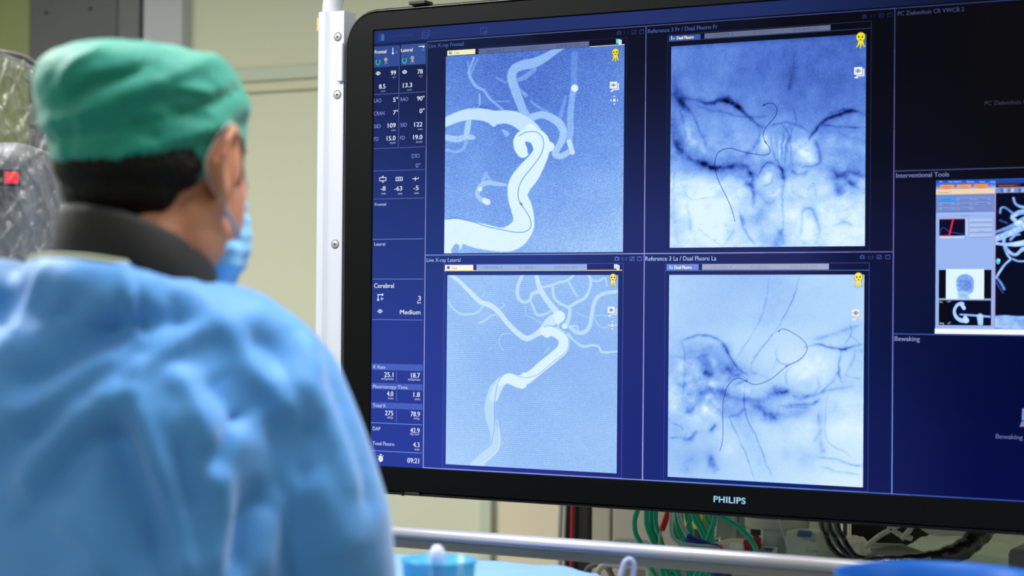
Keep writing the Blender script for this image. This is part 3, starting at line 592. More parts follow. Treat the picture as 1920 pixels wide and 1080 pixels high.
for s_, a, b, e in [('cm',164,618,188),('cm',314,612,338),('inch',156,689,187),('inch',303,684,338)]: tx(c1, s_, a, b, e, 4.0, (160, 170, 235))
for s_, a, b, e in [('cm',108,974,131),('cm',201,974,224),('cm',293,971,317)]: tx(c1, s_, a, b, e, 3.8, (200, 208, 245))
for s_, a, b, e in [('LAO',67,458,107),('RAO',216,450,258),('CRAN',66,530,125),('SID',66,602,104),('SID',214,594,252),('FD',66,673,92),('FD',213,667,240)]: tx(c1, s_, a, b, e, 7.2, LV, .12)
tx(c1, '0°', 301, 824, 328, 8.4, LV); tx(c1, 'Frontal', 71, 1038, 134, 5.6, (185, 198, 240))
for a, b, w in [((66,413),(352,402),1.1),((208,140),(205,705),1.1),((64,717),(350,711),1.1),((62,843),(350,839),1.1),((62,1000),(348,996),1.2)]: g.line(c1(*a), c1(*b), w, (92, 104, 176))
g.build('parameter_readout', scr); g = UI()
q = c1(302, 757); g.frame((q[0]-6, q[1]-2.6), (q[0]+6, q[1]+2.6), .9, (120, 135, 205)); g.rect((q[0]-2.5, q[1]-.8), (q[0]+2.5, q[1]+.8), (120, 135, 205)); g.arc((q[0]-4.5, q[1]), 4.2, .8, (120, 135, 205), 120, 250, ry=5.4)
q = c1(115, 888); g.frame((q[0]-6, q[1]-2.6), (q[0]+6, q[1]+2.6), 1.3, WH); g.poly([(q[0]-2, q[1]-4), (q[0]+2, q[1]-4), (q[0], q[1]-7)], WH); g.poly([(q[0]-2, q[1]+4), (q[0], q[1]+7), (q[0]+2, q[1]+4)], WH)
q = c1(207, 887); g.frame((q[0]-6, q[1]-2.8), (q[0]+6, q[1]+2.8), 1.3, WH); g.poly([(q[0]-4, q[1]), (q[0]-1, q[1]-1.8), (q[0]-1, q[1]+1.8)], WH); g.poly([(q[0]+4, q[1]), (q[0]+1, q[1]+1.8), (q[0]+1, q[1]-1.8)], WH)
q = c1(300, 886); g.line((q[0]-6, q[1]), (q[0]+4, q[1]), 1.5, WH); g.line((q[0]+5, q[1]), (q[0]+5, q[1]-3), 1.5, WH); g.line((q[0]-.5, q[1]-3.4), (q[0]-.5, q[1]+4), 1.5, WH)
for a, b in [((76,343),(445,340)),((74,630),(443,630)),((70,922),(438,927))]: g.line(c2(*a), c2(*b), 1.2, (105, 130, 210))
tx(c2, 'Lateral', 88, 388, 165, 5.7, (195, 210, 248)); tx(c2, 'Cerebral', 86, 693, 229, 8.4, WH, .18); tx(c2, '3', 404, 785, 424, 8.6, WH, .25); tx(c2, 'fps', 396, 805, 424, 4, WH, .1); tx(c2, 'Medium', 273, 884, 420, 8.6, WH, .2)
q = c2(128, 762)
g.line((q[0]-5, q[1]-5), (q[0]+6, q[1]-5), 1.6, WH); g.disc((q[0]+4.5, q[1]-5), 2.2, WH); g.line((q[0]-3.5, q[1]-6), (q[0]-3.5, q[1]+6), 1.6, WH); g.disc((q[0]-3.5, q[1]+4.5), 2.4, WH); g.poly([(q[0]+1.5, q[1]-1.5), (q[0]+1.5, q[1]+6.5), (q[0]+6.5, q[1]+2.5)], (150, 190, 250))
g.build('parameter_readout', scr); g = UI()
for (a, b) in (((72,172),(470,232)), ((70,323),(468,383)), ((70,473),(466,535))): g.rect(c3(*a), c3(*b), (72, 98, 190))
for s_, a, b, e in [('K Rate',87,211,181),('Fluoroscopy Time',84,363,353),('Total K',83,511,186)]: tx(c3, s_, a, b, e, 6.4, (196, 212, 250), .12)
for s_, a, b, e in [('25.1',172,276,242),('18.7',380,282,450),('4.0',193,425,241),('1.8',400,432,449),('275',178,575,241),('78.9',378,583,449),('42.9',375,710,447),('4.3',397,822,446)]: tx(c3, s_, a, b, e, 9, WH, .25)
for s_, a, b, e in [('mGy/min',150,298,243),('mGy/min',357,304,451),('min',202,450,242),('min',410,457,450),('mGy',195,599,241),('mGy',402,607,449),('Gy·cm²',373,729,447),('min',408,848,446)]: tx(c3, s_, a, b, e, 4.2, (205, 214, 250), .08)
tx(c3, 'DAP', 82, 692, 142, 6.8, (205, 215, 250), .1); tx(c3, 'Total Fluoro', 81, 806, 250, 6.8, (205, 215, 250), .1); tx(c3, '09:21', 352, 945, 443, 9.4, WH, .25)
for (a, b) in [((268,233),(267,318)),((267,384),(266,468)),((266,535),(265,632))]: g.line(c3(*a), c3(*b), 1.1, (105, 118, 195))
for (a, b) in [((67,633),(465,650)),((65,850),(462,870))]: g.line(c3(*a), c3(*b), 1.2, (125, 155, 225))
q = c3(143, 914); g.disc(q, 5.3, (238, 242, 255), ry=6.2); g.line((q[0]-2, q[1]-8), (q[0]+2, q[1]-8), 1.6, (238, 242, 255)); g.line((q[0]-5.5, q[1]-5.5), (q[0]-3.5, q[1]-5.4), 1.4, WH); g.line((q[0]+3.5, q[1]-5.5), (q[0]+5.5, q[1]-5.4), 1.4, WH); g.line((q[0]+.2, q[1]+1.2), (q[0]+1.6, q[1]-2.6), 1, (90, 100, 160), 4)
g.build('parameter_readout', scr)

g = UI()
def head(s_, x0, b, x1, cap, col): UI().text(s_, x0, b, x1, cap, col, bold=.15).build('view_heading', scr)
head('Live X-ray Frontal', 804.7, 90.2, 870, 7.2, (78, 100, 175)); head('Live X-ray Lateral', 800.8, 491.3, 864, 7.4, (160, 184, 236))
head('Reference 3 Fr / Dual Fluoro Fr', 1215.5, 62.6, 1346, 7.6, (72, 96, 176)); head('Reference 3 La / Dual Fluoro La', 1211, 489, 1343.7, 8.2, (172, 198, 248))
head('PC Ziekenhuis CR VWCB 2', 1684, 29.8, 1808, 8.2, (62, 70, 112)); head('Interventional Tools', 1681, 333.5, 1780, 8.8, (120, 130, 182)); head('Bewaking', 1678, 639, 1725, 8.8, (140, 150, 202))
head('PC Ziekenhuis CR VWCB 2', 1847, 198, 1981, 8.2, (52, 54, 74)); head('Bewaking', 1867.8, 822, 1918, 8.6, (98, 112, 166))
g = UI(); g.poly([(1917, 766), (1930, 766), (1930, 788), (1916, 788)], (120, 150, 215)); g.poly([(1912, 800), (1916, 790), (1936, 790), (1938, 800)], (130, 135, 170)); g.build('view_icon', scr)
for x, y, col in ((1161, 62, (42, 54, 98)), (1157, 485, (92, 116, 196)), (1621, 31, (26, 36, 68)), (1617, 482, (62, 84, 150))):
    d = 14.2 if x < 1300 else 16; sl = -.06 if y < 100 else 0
    g = UI(); g.rect((x-4.3, y-2.6), (x+4.3, y+3.6), col); g.rect((x-1.8, y-4.2), (x+1.8, y-2.4), col); g.disc((x, y+.5), 2, (22, 30, 70), 4)
    y1 = y+d*sl; g.text('1:1', x+d-4, y1+3.4, x+d+4.2, 6.4, col); y1 = y+2*d*sl; g.frame((x+2*d-4, y1-3.4), (x+2*d+4, y1+3.4), 1.1, col); g.poly([(x+2*d-3, y1+2), (x+2*d-2, y1+3), (x+2*d+3, y1-2), (x+2*d+2, y1-3)], col)
    y1 = y+3*d*sl; g.frame((x+3*d-4, y1-3.4), (x+3*d+4, y1+3.4), 1.1, col); g.rect((x+3*d-4, y1-3.6), (x+3*d+4, y1-2.2), col); g.build('view_icon', scr)

g = UI()
def tab(a, b, col): g.rect(a, b, col, 3)
# live frontal
g.frame((836.5, 93.5), (1172.6, 473.5), .8, (34, 42, 82), 2)
tab((839.5, 95.4), (891.7, 101.2), (243, 243, 192)); g.text('Live', 853, 101.6, 862, 4.6, (70, 75, 70)); g.rect((843, 97.5), (848, 101.5), (50, 90, 130), 4); g.rect((845, 98.5), (847.5, 100), (220, 230, 240), 5)
tab((898, 91.5), (1105, 87.6), (98, 108, 152))
for s_, a, b, e in [('LEENHEER, R', 912, 98.8, 947), ('ID 2301011', 978, 94.3, 1010), ('DOB 06-03-1973', 1044, 89.4, 1087)]: g.text(s_, a, b, e, 5, (66, 76, 124))
g.line((1106, 87.7), (1171.5, 83.4), 1.2, (225, 225, 190))
for (a, b, w, q) in ((1156, 73.5, 9, 0), (1152, 495.5, 9, 1)):
    g.rect((a, b), (a+w-2, b+8), (110, 215, 235) if not q else (214, 240, 250), 4); g.rect((a+5, b+1.5), (a+w+1.5, b+10.5), (225, 240, 250), 5); g.line((a+8, b+4), (a+8, b+8), .8, (120, 140, 180), 6)
# live lateral
g.frame((833.4, 495.5), (1165.6, 896.2), .9, (84, 92, 186), 2)
tab((835, 496.9), (888, 507), (255, 248, 226)); g.text('Live', 849, 504.6, 858, 4.6, (120, 120, 120)); g.rect((839, 499), (844, 504.5), (70, 110, 170), 4)
tab((894, 496.2), (1101, 506.9), (152, 178, 226))
for s_, a, b, e in [('LEENHEER, R', 908, 504, 943), ('ID 2301011', 974, 504, 1005), ('DOB 06-03-1973', 1041, 504, 1083)]: g.text(s_, a, b, e, 4.8, (120, 140, 192))
g.line((833, 507.6), (1167, 508.2), 1.4, (255, 222, 160), 2)
# references
g.frame((1252, 65.5), (1631.2, 470.6), .9, (38, 46, 92), 2); g.line((1251.5, 78.3), (1634.5, 53.4), 1.0, (50, 66, 120), 3)
tab((1255, 67.7), (1313.8, 73.9), (62, 88, 164)); g.text('Dual Fluoro', 1270, 74.4, 1301, 6, (245, 236, 196), bold=.35); g.line((1260, 67.5), (1260, 75), 1.3, WH, 4); g.disc((1263.8, 72.6), 2.8, (70, 180, 240), 4, ry=2)
tab((1321.5, 63.0), (1557.5, 56.8), (102, 112, 142))
for s_, a, b, e in [('LEENHEER, R', 1338, 69.2, 1376), ('ID 2301011', 1413, 63.8, 1447), ('DOB 06-03-1973', 1488, 58.7, 1536)]: g.text(s_, a, b, e, 5.4, (74, 84, 118))
g.frame((1247.7, 494.8), (1627.4, 922), .9, (60, 78, 160), 2); g.line((1247, 507.6), (1630, 505.6), 1.1, (84, 116, 190), 3)
tab((1250.5, 495.6), (1310.5, 506.3), (116, 142, 222)); g.text('Dual Fluoro', 1265.5, 504.2, 1297, 6, (253, 240, 214), bold=.35); g.line((1257, 497), (1257, 504), 1.3, WH, 4); g.disc((1260.5, 502.4), 2.8, (120, 215, 240), 4, ry=2.4)
tab((1317, 495.4), (1554.5, 505.3), (166, 172, 200))
for s_, a, b, e in [('LEENHEER, R', 1334, 503.6, 1373), ('ID 2301011', 1408, 503.3, 1444), ('DOB 06-03-1973', 1484, 502.8, 1532)]: g.text(s_, a, b, e, 5.2, (134, 140, 176))
g.build('picture_tab', scr)

g = UI()
for (x, y, k, col) in ((1155, 98, 1.0, (238, 226, 62)), (1614.6, 69.5, 1.18, (240, 228, 50)), (1150.5, 520, .98, (252, 232, 120)), (1610.4, 519.4, 1.12, (252, 234, 110))):
    g = UI(); dk = (70, 64, 20); bl_ = (30, 26, 14)
    g.disc((x, y), 7.4*k, dk, 4); g.poly([(x-5.6*k, y+12*k), (x-3.6*k, y+4*k), (x+3.6*k, y+4*k), (x+5.8*k, y+11.4*k)][::1], dk, 4)
    g.disc((x, y), 6.6*k, col, 5.5); g.poly([(x-5*k, y+10.8*k), (x-3*k, y+4*k), (x+3*k, y+4*k), (x+5*k, y+10.4*k)], col, 5)
    for (a, b) in ((-2.9, 0.6), (2.9, 0.4)): g.poly([(x+a*k-1.7*k, y+b*k+1), (x+a*k, y+b*k-3.2*k), (x+a*k+1.7*k, y+b*k+.8)], bl_, 6.5)
    g.poly([(x-1.8*k, y+5.4*k), (x, y+2.8*k), (x+1.9*k, y+5.3*k)], bl_, 6.5)
    for (a, b) in ((-5.6, 15.6), (0, 16.8), (5.8, 15)):
        g.line((x+a*.45*k, y+10*k), (x+a*k, y+b*k), 2.2*k, col, 5); g.disc((x+a*k, y+b*k), 1.7*k, dk, 5.5); g.disc((x+a*k, y+b*k), 1.2*k, col, 6.5)
    g.build('radiation_icon', scr)
for (x, y, k) in ((1151.5, 160, 1.0), (1610.2, 133.5, 1.12), (1147.5, 581.5, 1.0), (1606, 587, 1.1)):
    g = UI(); w = (240, 246, 255); g.rect((x-3.5*k, y-3.5*k), (x+10*k, y+9*k), (205, 220, 245), 4); g.rect((x-6.8*k, y-6*k), (x+7*k, y+6*k), (130, 150, 190), 4.7); g.rect((x-7*k, y-6.2*k), (x+6.2*k, y+5.4*k), w, 5.4)
    eye((x-.4*k, y-.2*k), 4.6*k, (30, 34, 50), w, 6.2); g.disc((x-4.5*k, y+11*k), 2.2*k, w, 5, ry=1.2*k); g.disc((x-2.6*k, y+11*k), 2.2*k, w, 5.4, ry=1.2*k); g.build('picture_icon', scr)
for (x, y) in ((1152.7, 188), (1149, 610)):
    g = UI(); w = (225, 236, 255); g.rect((x-2.4, y-2.6), (x+2.4, y+2.6), w, 5)
    g.poly([(x-2.4, y-6), (x, y-9), (x+2.4, y-6)], w, 5); g.poly([(x-2.4, y+6), (x+2.4, y+6), (x, y+9)], w, 5); g.poly([(x-5.2, y-2.6), (x-5.2, y+2.6), (x-8, y)], w, 5); g.poly([(x+5.2, y+2.6), (x+5.2, y-2.6), (x+8, y)], w, 5); g.build('picture_icon', scr)

# ------------------------------------------------------------------ planning window at the right
g = UI(); c4 = conv(1740, 330, 3.6); ph = lambda a, b: PLx(*c4(a, b))
XR = 1.272
def prect(a, b, y0, y1, col, lay):           # left px, right px (None = right end)
    x0, z1 = ph(a, y0); x1 = XR if b is None else ph(b, y0)[0]; z0 = ph(a, y1)[1]
    g.poly3([(x0, z1), (x1, z1), (x1, z0), (x0, z0)], col, lay)
prect(56, None, 30, 1040, (152, 182, 240), 2)
for i in range(6): prect(56, None, 30+i*10, 41+i*10, [(38, 84, 190), (46, 96, 208), (60, 112, 222), (76, 124, 226), (110, 150, 232), (150, 180, 235)][i], 3)
for s_, a, e in (('File', 78, 102), ('View Options', 138, 228), ('Window', 262, 315), ('Tools', 348, 386), ('Help', 424, 458)): g.text(s_, *c4(a, 44), c4(e, 44)[0], 2.6, (190, 214, 250), 5, bold=.1)
prect(56, 456, 92, 130, (240, 216, 182), 4); prect(56, 456, 126, 250, (116, 140, 206), 4); prect(56, 452, 250, 262, (166, 190, 242), 4)
for (a, y, q) in ((82, 72, (244, 152, 84)), (196, 70, (240, 158, 110)), (310, 67, (242, 150, 84))):
    x, z = ph(a+50, y); n = 20; g.poly3([(x+0.0118*math.cos(2*math.pi*i/n)*1.0, z+0.0033*math.sin(2*math.pi*i/n)) for i in range(n)], (150, 80, 60), 5)
    x0, z1 = ph(a, y-11); x1, z0 = ph(a+100, y+12); g.poly3([(x0+.001, z1), (x1-.001, z1), (x1, z1-.002), (x1, z0+.002), (x1-.001, z0), (x0+.001, z0), (x0, z0+.002), (x0, z1-.002)], q, 6)
    g.text('Process', *c4(a+26, y+5), c4(a+74, y+5)[0], 2.2, (180, 90, 50), 7)
g.text('Geometry: 3', *c4(70, 118), c4(156, 118)[0], 3.2, (110, 100, 100), 6)
for i in range(3):
    for j in range(3):
        if i == 2 and j == 2: continue
        a = 72+j*121; y = 146+i*32-j*1.5; prect(a, a+114, y, y+27, (60, 160, 246) if (i, j) == (0, 0) else (128, 152, 220), 5); prect(a, a+114, y+24, y+27, (84, 104, 164), 6)
        g.text(['Reconstruct', 'View', 'Filter', 'Measurement', 'Cut', 'MPR', 'XperCT', '3D Roadmap'][i*3+j], *c4(a+26, y+18), c4(a+88, y+18)[0], 2.6, (54, 70, 120), 7)
g.text('Threshold', *c4(220, 272), c4(286, 272)[0], 2.8, (100, 126, 190), 5)
prect(78, 252, 292, 404, (12, 12, 44), 4)
for (a, b, w, col, lay) in (((78, 293), (252, 291), 1.2, (190, 40, 60), 5), ((172, 294), (146, 402), 2.8, (236, 44, 56), 6), ((80, 403), (150, 402), 1.6, (220, 40, 60), 6)): g.line(c4(*a), c4(*b), w, col, lay)
P = spline([(82, 395), (92, 360), (105, 349), (125, 360), (150, 380), (190, 385), (225, 390), (246, 400)], 4)
for p, q in zip(P[:-1], P[1:]): g.line(c4(*p), c4(*q), 1.0, (56, 76, 190), 5)
prect(258, 270, 290, 404, (190, 206, 240), 4); prect(80, 158, 410, 420, (214, 226, 250), 4); prect(164, 245, 410, 420, (206, 220, 248), 4)
for i in range(4): prect(280, 434, 288+i*34, 312+i*34, (176, 198, 240), 4); prect(280, 434, 310+i*34, 314+i*34, (120, 142, 196), 5)
g.text('Colors', *c4(342, 374), c4(374, 374)[0], 2.8, (110, 130, 180), 6)
prect(75, 430, 634, 826, (8, 10, 26), 4); prect(124, 381, 629, 831, (250, 252, 255), 5); prect(75, 430, 828, 835, (150, 170, 215), 5); prect(75, 428, 838, 1006, (6, 8, 22), 4)
prect(48, None, 1030, 1064, (246, 250, 255), 5); prect(453, 460, 90, 1030, (186, 150, 206), 5)
g.text('Rot', *c4(80, 856), c4(102, 856)[0], 3.4, (200, 215, 235), 6); g.text('-17°', *c4(128, 855), c4(158, 855)[0], 3.4, (190, 225, 250), 6); g.text('Ang', *c4(80, 999), c4(110, 999)[0], 3.4, (220, 230, 245), 6); g.text('-2°', *c4(134, 998), c4(158, 998)[0], 3.4, (220, 230, 245), 6)
prect(460, None, 30, 52, (30, 70, 180), 6); prect(460, None, 50, 78, (14, 14, 34), 6); prect(462, 626, 52, 76, (74, 34, 30), 7); g.text('Reconstruction 1', *c4(484, 70), c4(600, 69)[0], 2.8, (236, 130, 70), 8); prect(462, None, 78, 116, (132, 150, 200), 6)
for i in range(9): prect(468+i*24, 486+i*24, 84, 110, [(86, 150, 230), (60, 110, 220), (170, 190, 225), (110, 124, 170), (200, 214, 240), (120, 150, 210), (90, 110, 170), (160, 180, 220), (120, 140, 190)][i], 7)
g.build('planning_window', scr)
def mini(a, b, y0, y1, nx, nz, lay, fn, name='planning_picture'):
    x0, z1 = ph(a, y0); x1 = XR if b is None else ph(b, y0)[0]; z0 = ph(a, y1)[1]
    P = Pic(x0, z0, x1-x0, nx, (1740, 330, 3.6), h=z1-z0, nz=nz); fn(P)
    return grid_mesh(name, *P.b, P.nx, P.nz, ramp(P.im), -UI.LAY*lay, scr)
def ves(P):
    P.im[:] = 0.0
    for pts, v, a in [([(580,150,16),(595,190,16),(640,210,18),(680,205,20)], .72, 1), ([(490,250,14),(495,220,14),(520,213,14),(560,240,14),(590,265,20)], .55, 1), ([(490,300,16),(540,320,12)], .2, 1),
      ([(460,380,18),(530,355,24),(590,330,34),(640,300,40),(700,280,50)], .62, 1), ([(575,270,30),(610,250,34),(650,240,40)], .66, 1), ([(590,300,30),(570,280,26),(600,262,24)], .7, 1), ([(600,320,30),(625,315,34)], .95, 1),
      ([(455,425,44),(520,400,44),(590,370,44),(660,335,50)], .78, 1), ([(455,455,20),(520,462,20),(600,460,34),(680,445,40)], .82, 1), ([(540,380,20),(515,430,24),(525,480,24),(560,520,22),(600,530,22),(640,490,22)], .74, 1), ([(560,430,18),(590,400,18),(620,395,14)], .6, 1), ([(520,490,16),(545,540,16),(560,555,14)], .72, 1), ([(560,565,14),(520,600,16),(485,650,16),(462,690,14)], .74, 1), ([(575,560,12),(610,575,12),(670,575,12)], .7, 1), ([(475,695,14),(500,730,16),(518,765,14)], .56, 1), ([(460,710,10),(490,760,10),(510,790,8)], .25, 1), ([(640,500,24),(680,470,24)], .7, 1)]:
        P.fill(pts, v, a, 1.0)
        for q in spline([(p[0], p[1]) for p in pts], 5)[::2]: P.fill([(q[0]-2, q[1]-3, max(pts[0][2]*.35, 3))], min(v+.25, 1), .8, 1.0)
    P.fill([(440,985,80),(520,985,92),(600,990,90),(720,990,90)], .72, 1, 1.5); P.clouds(.10, 16, 77, 3, 1.0, (P.im > .4)*1.0)
mini(461, None, 116, 1029, 190, 300, 7, ves)
def skl(P):
    P.im[:] = 1.0; P.organic(.2, 5); P.fill([(254,722,122),(254,750,116)], .60, .9, 1.5); P.fill([(240,800,70),(245,840,80)], .72, .8, 2); P.fill([(254,730,90)], .52, .6, 3); P.clouds(.07, 12, 5, 3, 1.0, np.where(P.im < .97, 1, 0)); P.fill([(230,790,20),(280,790,20)], .88, .5, 2); P.add([(254,735)], 40, -.1)
mini(126, 379, 632, 829, 90, 90, 8, skl)
def arm(P):
    P.im[:] = 0.0
    P.fill([(238,862,22),(205,868,22),(182,905,20),(190,945,24),(220,972,28),(262,975,36)], .82, 1, 1); P.fill([(228,862,26),(246,892,26)], .86, 1, 1); P.fill([(255,955,26),(262,975,36)], .9, 1, 1)
    P.fill([(222,935,12),(300,940,14),(420,950,14)], .72, 1, 1); P.fill([(355,950,44),(358,1000,34)], .82, 1, 1)
mini(166, 426, 842, 1004, 110, 90, 8, arm)
x, z = PLx(1873, 489); g = UI(); g.disc((1872.5, 490), 3.4, (60, 210, 235), 9, ry=5); g.disc((1874.5, 488), 2, (150, 240, 250), 10); g.build('planning_marker', scr)

# maker's lettering on the lower bezel
cu = bpy.data.curves.new('t', 'FONT'); cu.body = 'PHILIPS'; cu.extrude = 0.02; cu.offset = 0.022; cu.space_character = 1.06
o = bpy.data.objects.new('t', cu); C.objects.link(o); dg = bpy.context.evaluated_depsgraph_get(); dg.update(); me = bpy.data.meshes.new_from_object(o.evaluated_get(dg)); bpy.data.objects.remove(o)
co = co_of(me); A0, z0 = PLx(1338, 941.2, -0.0035); B0, _ = PLx(1398, 945, -0.0035); hh = PLx(1338, 929.6, -0.0035)[1]-z0
w0, w1, h1 = co[:, 0].min(), co[:, 0].max(), co[:, 1].max()
set_co(me, np.stack([A0+(co[:, 0]-w0)/(w1-w0)*(B0-A0), -0.0037-co[:, 2]*0.01, z0+co[:, 1]/h1*hh], -1))
link_mesh('maker_lettering', me, mat('lettering_silver', (150, 200, 236), rough=0.35, metal=0.0, var=0.2, nscale=40), mon)

# ------------------------------------------------------------------ white hanging frame of the display
m_fr = mat('frame_white', (192, 196, 206), rough=0.38, var=0.02); m_fr2 = mat('frame_flange', (176, 178, 184), rough=0.45, var=0.03)
xL = on_y(612, 300, 0.02)[0]; zB = on_y(612, 955, 0.02)[2]; zJ = on_y(622, 24, 0.02)[2]; xT = on_y(622.5, 20, 0.03)[0]; xR = SW-xL
t = empty('display_suspension_frame', ((xL+xR)/2, 0.05, zB)); tag(t, 'white tubular frame beside the left edge of the display, carrying it from above', 'frame')
RB = 0.10; zTop = zJ+RB
def hoop():
    P = [(xT, 0.03, zJ-0.03), (xT, 0.03, zJ)]
    P += [(xT+RB-RB*math.cos(a), 0.03, zJ+RB*math.sin(a)) for a in np.radians(range(8, 91, 8))]
    P += [(xT+RB, 0.03, zTop), (SW-xT-RB, 0.03, zTop)]
    P += [(SW-xT-RB+RB*math.sin(a), 0.03, zJ+RB*math.cos(a)) for a in np.radians(range(8, 91, 8))]
    return P+[(SW-xT, 0.03, zJ), (SW-xT, 0.03, zJ-0.03)]
MB().tube(hoop(), 0.0172, 24).build('top_hoop', m_fr, t, smooth=True)
MB().tube([(SW/2, 0.03, zTop), (SW/2, 0.03, 2.75)], 0.035, 24).build('ceiling_column', m_fr, t, smooth=True)
MB().obox((SW/2, 0.03, zTop), (0.06, 0, 0), (0, 0.04, 0), (0, 0, 0.035)).build('column_joint', m_fr2, t, bevel=0.006)
for sd in (0, 1):
    fx = (lambda x: x) if sd == 0 else (lambda x: SW-x)
    xl = on_y(598.5, 100, 0.02)[0]; xr = on_y(645, 100, 0.02)[0]; r = 0.0125
    prof = [(xl+r-r*math.cos(a), 0.02-0.012*math.sin(a)*1.2+0.002) for a in np.radians(np.linspace(0, 90, 8))]+[(xl+0.019, 0.0082), (xl+0.023, 0.0105), (xl+0.027, 0.0125), (xl+0.032, 0.0132), (xr+0.004, 0.0132), (xr+0.004, 0.05), (xl+0.004, 0.05)]
    zt_ = on_y(600, 25, 0.02)[2]
    mb = MB(); n = len(prof); zs = [zB, zB+0.0015, zt_-0.0015, zt_]
    for z in zs: mb.v += [(fx(a), b, z) for (a, b) in prof]
    for i in range(3):
        for j in range(n): a = i*n+j; b = i*n+(j+1) % n; mb.f.append((a, b, b+n, a+n))
    mb.f += [tuple(range(n))[::-1], tuple(range(3*n, 4*n))]
    po = mb.build('side_post', m_fr, t)
    zb0 = on_y(637, 154, 0.01)[2]; zb1 = on_y(637, 80, 0.01)[2]
    xbk = on_y(631, 110, 0.006)[0]
    MB().box((fx(xbk), 0.006, zb0), (fx(xr+0.006), 0.03, zb1)).build('bracket', m_fr, t, bevel=0.003)
    for (a, b) in ((633.5, 69), (632.6, 177.5), (628.5, 458)):
        p = on_y(a, b, 0.0132); q = (fx(p[0]), 0.0132, p[2])
        sc = MB().lathe(q, [(0.0001, 0), (0.0062, 0), (0.0062, 0.0008), (0.0055, 0.0014), (0.003, 0.001), (0.0001, 0.001)], 20, axis=(0, -1, 0)).build('screw', mat('screw_grey', (150, 152, 150), rough=0.35, metal=0.5), po, smooth=True) if False else MB().lathe(q, [(0.0001, 0), (0.0066, 0), (0.0066, 0.0006), (0.0058, 0.0014), (0.0001, 0.0014)], 20, axis=(0, -1, 0)).build('screw', mat('screw_grey', (170, 172, 168), rough=0.35, metal=0.3), t, smooth=True)
        MB().lathe((q[0], q[1]-0.0014, q[2]), [(0.0001, 0), (0.0019, 0), (0.0019, 0.0003), (0.0001, 0.0003)], 12, axis=(0, -1, 0)).build('socket', mat('screw_socket', (12, 12, 12)), sc)
        MB().lathe((q[0], q[1], q[2]), [(0.0066, 0), (0.0078, 0), (0.0078, 0.0003), (0.0066, 0.0003)], 20, axis=(0, -1, 0)).build('recess_ring', mat('screw_recess', (70, 72, 74)), sc)
    if sd == 0:
        za_ = on_y(600, 61, 0.03)[2]; zb_ = on_y(600, 37, 0.03)[2]; MB().box((xl-0.0012, 0.014, za_), (xl+0.002, 0.035, zb_)).build('sticker', mat('orange_sticker', (245, 165, 95), rough=0.6), t)

# ------------------------------------------------------------------ helpers for things given by the place they cover
def pbox(px0, py0, px1, py1, y, depth, z0=None, z1=None):
    a = on_y(px0, (py0+py1)/2, y); b = on_y(px1, (py0+py1)/2, y); t_ = on_y((px0+px1)/2, py0, y); u = on_y((px0+px1)/2, py1, y)
    return (a[0], y, z0 if z0 is not None else u[2]), (b[0], y+depth, z1 if z1 is not None else t_[2])
def single(name, mb, m_, label, cat, group=None, **k): return tag(mb.build(name, m_, **k), label, cat, group)
def ptube(pts, y, r, n=10, sub=6):           # tube through photo points on planes y (number or list)
    ys = y if hasattr(y, '__len__') else [y]*len(pts)
    return MB().tube(spline([on_y(p[0], p[1], yy) for p, yy in zip(pts, ys)], sub), r, n)

# silver rail in front of the display
YR = -0.36
zr = on_y(1180, 1031, YR)[2]; xa_, xb_ = on_y(560, 985, YR)[0], on_y(1720, 1062, YR)[0]
t = empty('metal_rail', ((xa_+xb_)/2, YR, 0)); tag(t, 'long silver metal rail running level in the foreground just below the display', 'rail')
m_al = mat('brushed_aluminium', (192, 192, 204), rough=0.34, metal=0.5, var=0.03)
MB().tube([(xa_, YR, zr), (xb_, YR, zr)], 0.0092, 20).build('round_bar', m_al, t, smooth=True)
MB().box((xa_, YR+0.001, zr-0.0215), (xb_, YR+0.012, zr-0.004)).build('flat_bar', mat('rail_flat_shaded', (150, 142, 126), rough=0.45, metal=0.2), t, bevel=0.001)  # shade below the round bar is put into this grey-brown
for x in (xa_+0.02, xb_-0.02): MB().box((x-0.015, YR+0.002, 0), (x+0.015, YR+0.03, zr-0.005)).build('leg', m_al, t, bevel=0.003)

# ------------------------------------------------------------------ equipment behind and below the display
m_gp = mat('machine_grey', (158, 152, 138), rough=0.5, var=0.03); m_dk = mat('column_black', (26, 24, 24), rough=0.5); m_cream = mat('cream_plastic', (208, 204, 186), rough=0.4, var=0.03)
def scaled(b, **k): return MB().box(*b)
single('cable_column', MB().box(*pbox(1046, 950, 1107, 1080, 0.95, 0.3, 0, 1.45)), m_dk, 'narrow black equipment column with a red cable in front of it, left of the grey machine', 'equipment column', bevel=0.01)
single('red_cable', ptube([(1075, 900), (1073, 960), (1072, 1010), (1071, 1060), (1071, 1120), (1073, 1300)], 0.935, 0.0035), mat('cable_red', (170, 24, 34), rough=0.4), 'thin red cable hanging straight down in front of the black column', 'cable', smooth=True)
for i, (x, r, c, lb) in enumerate(((1050.5, 0.0045, (150, 146, 138), 'grey hose hanging at the very left edge of the black column'), (1058, 0.004, (170, 170, 172), 'light grey hose hanging between the grey hose and the red cable'))):
    single('grey_hose', ptube([(x+3, 900), (x+1, 960), (x-1, 1010), (x-1, 1060), (x, 1300)], 0.93, r), mat('hose_grey_%d' % i, c, rough=0.4), lb, 'hose', smooth=True)
t = empty('grey_machine', tuple(on_y(1200, 1000, 0.8)*np.array((1, 1, 0)))); tag(t, 'beige grey machine housing with a vertical joint, left of the green tubes', 'medical machine')
MB().box(*pbox(1108, 950, 1144.5, 1080, 0.86, 0.3, 0, 1.42)).build('side_panel', m_gp, t, bevel=0.006)
MB().box(*pbox(1146.5, 950, 1296, 1080, 0.84, 0.3, 0, 1.42)).build('front_panel', m_gp, t, bevel=0.006)
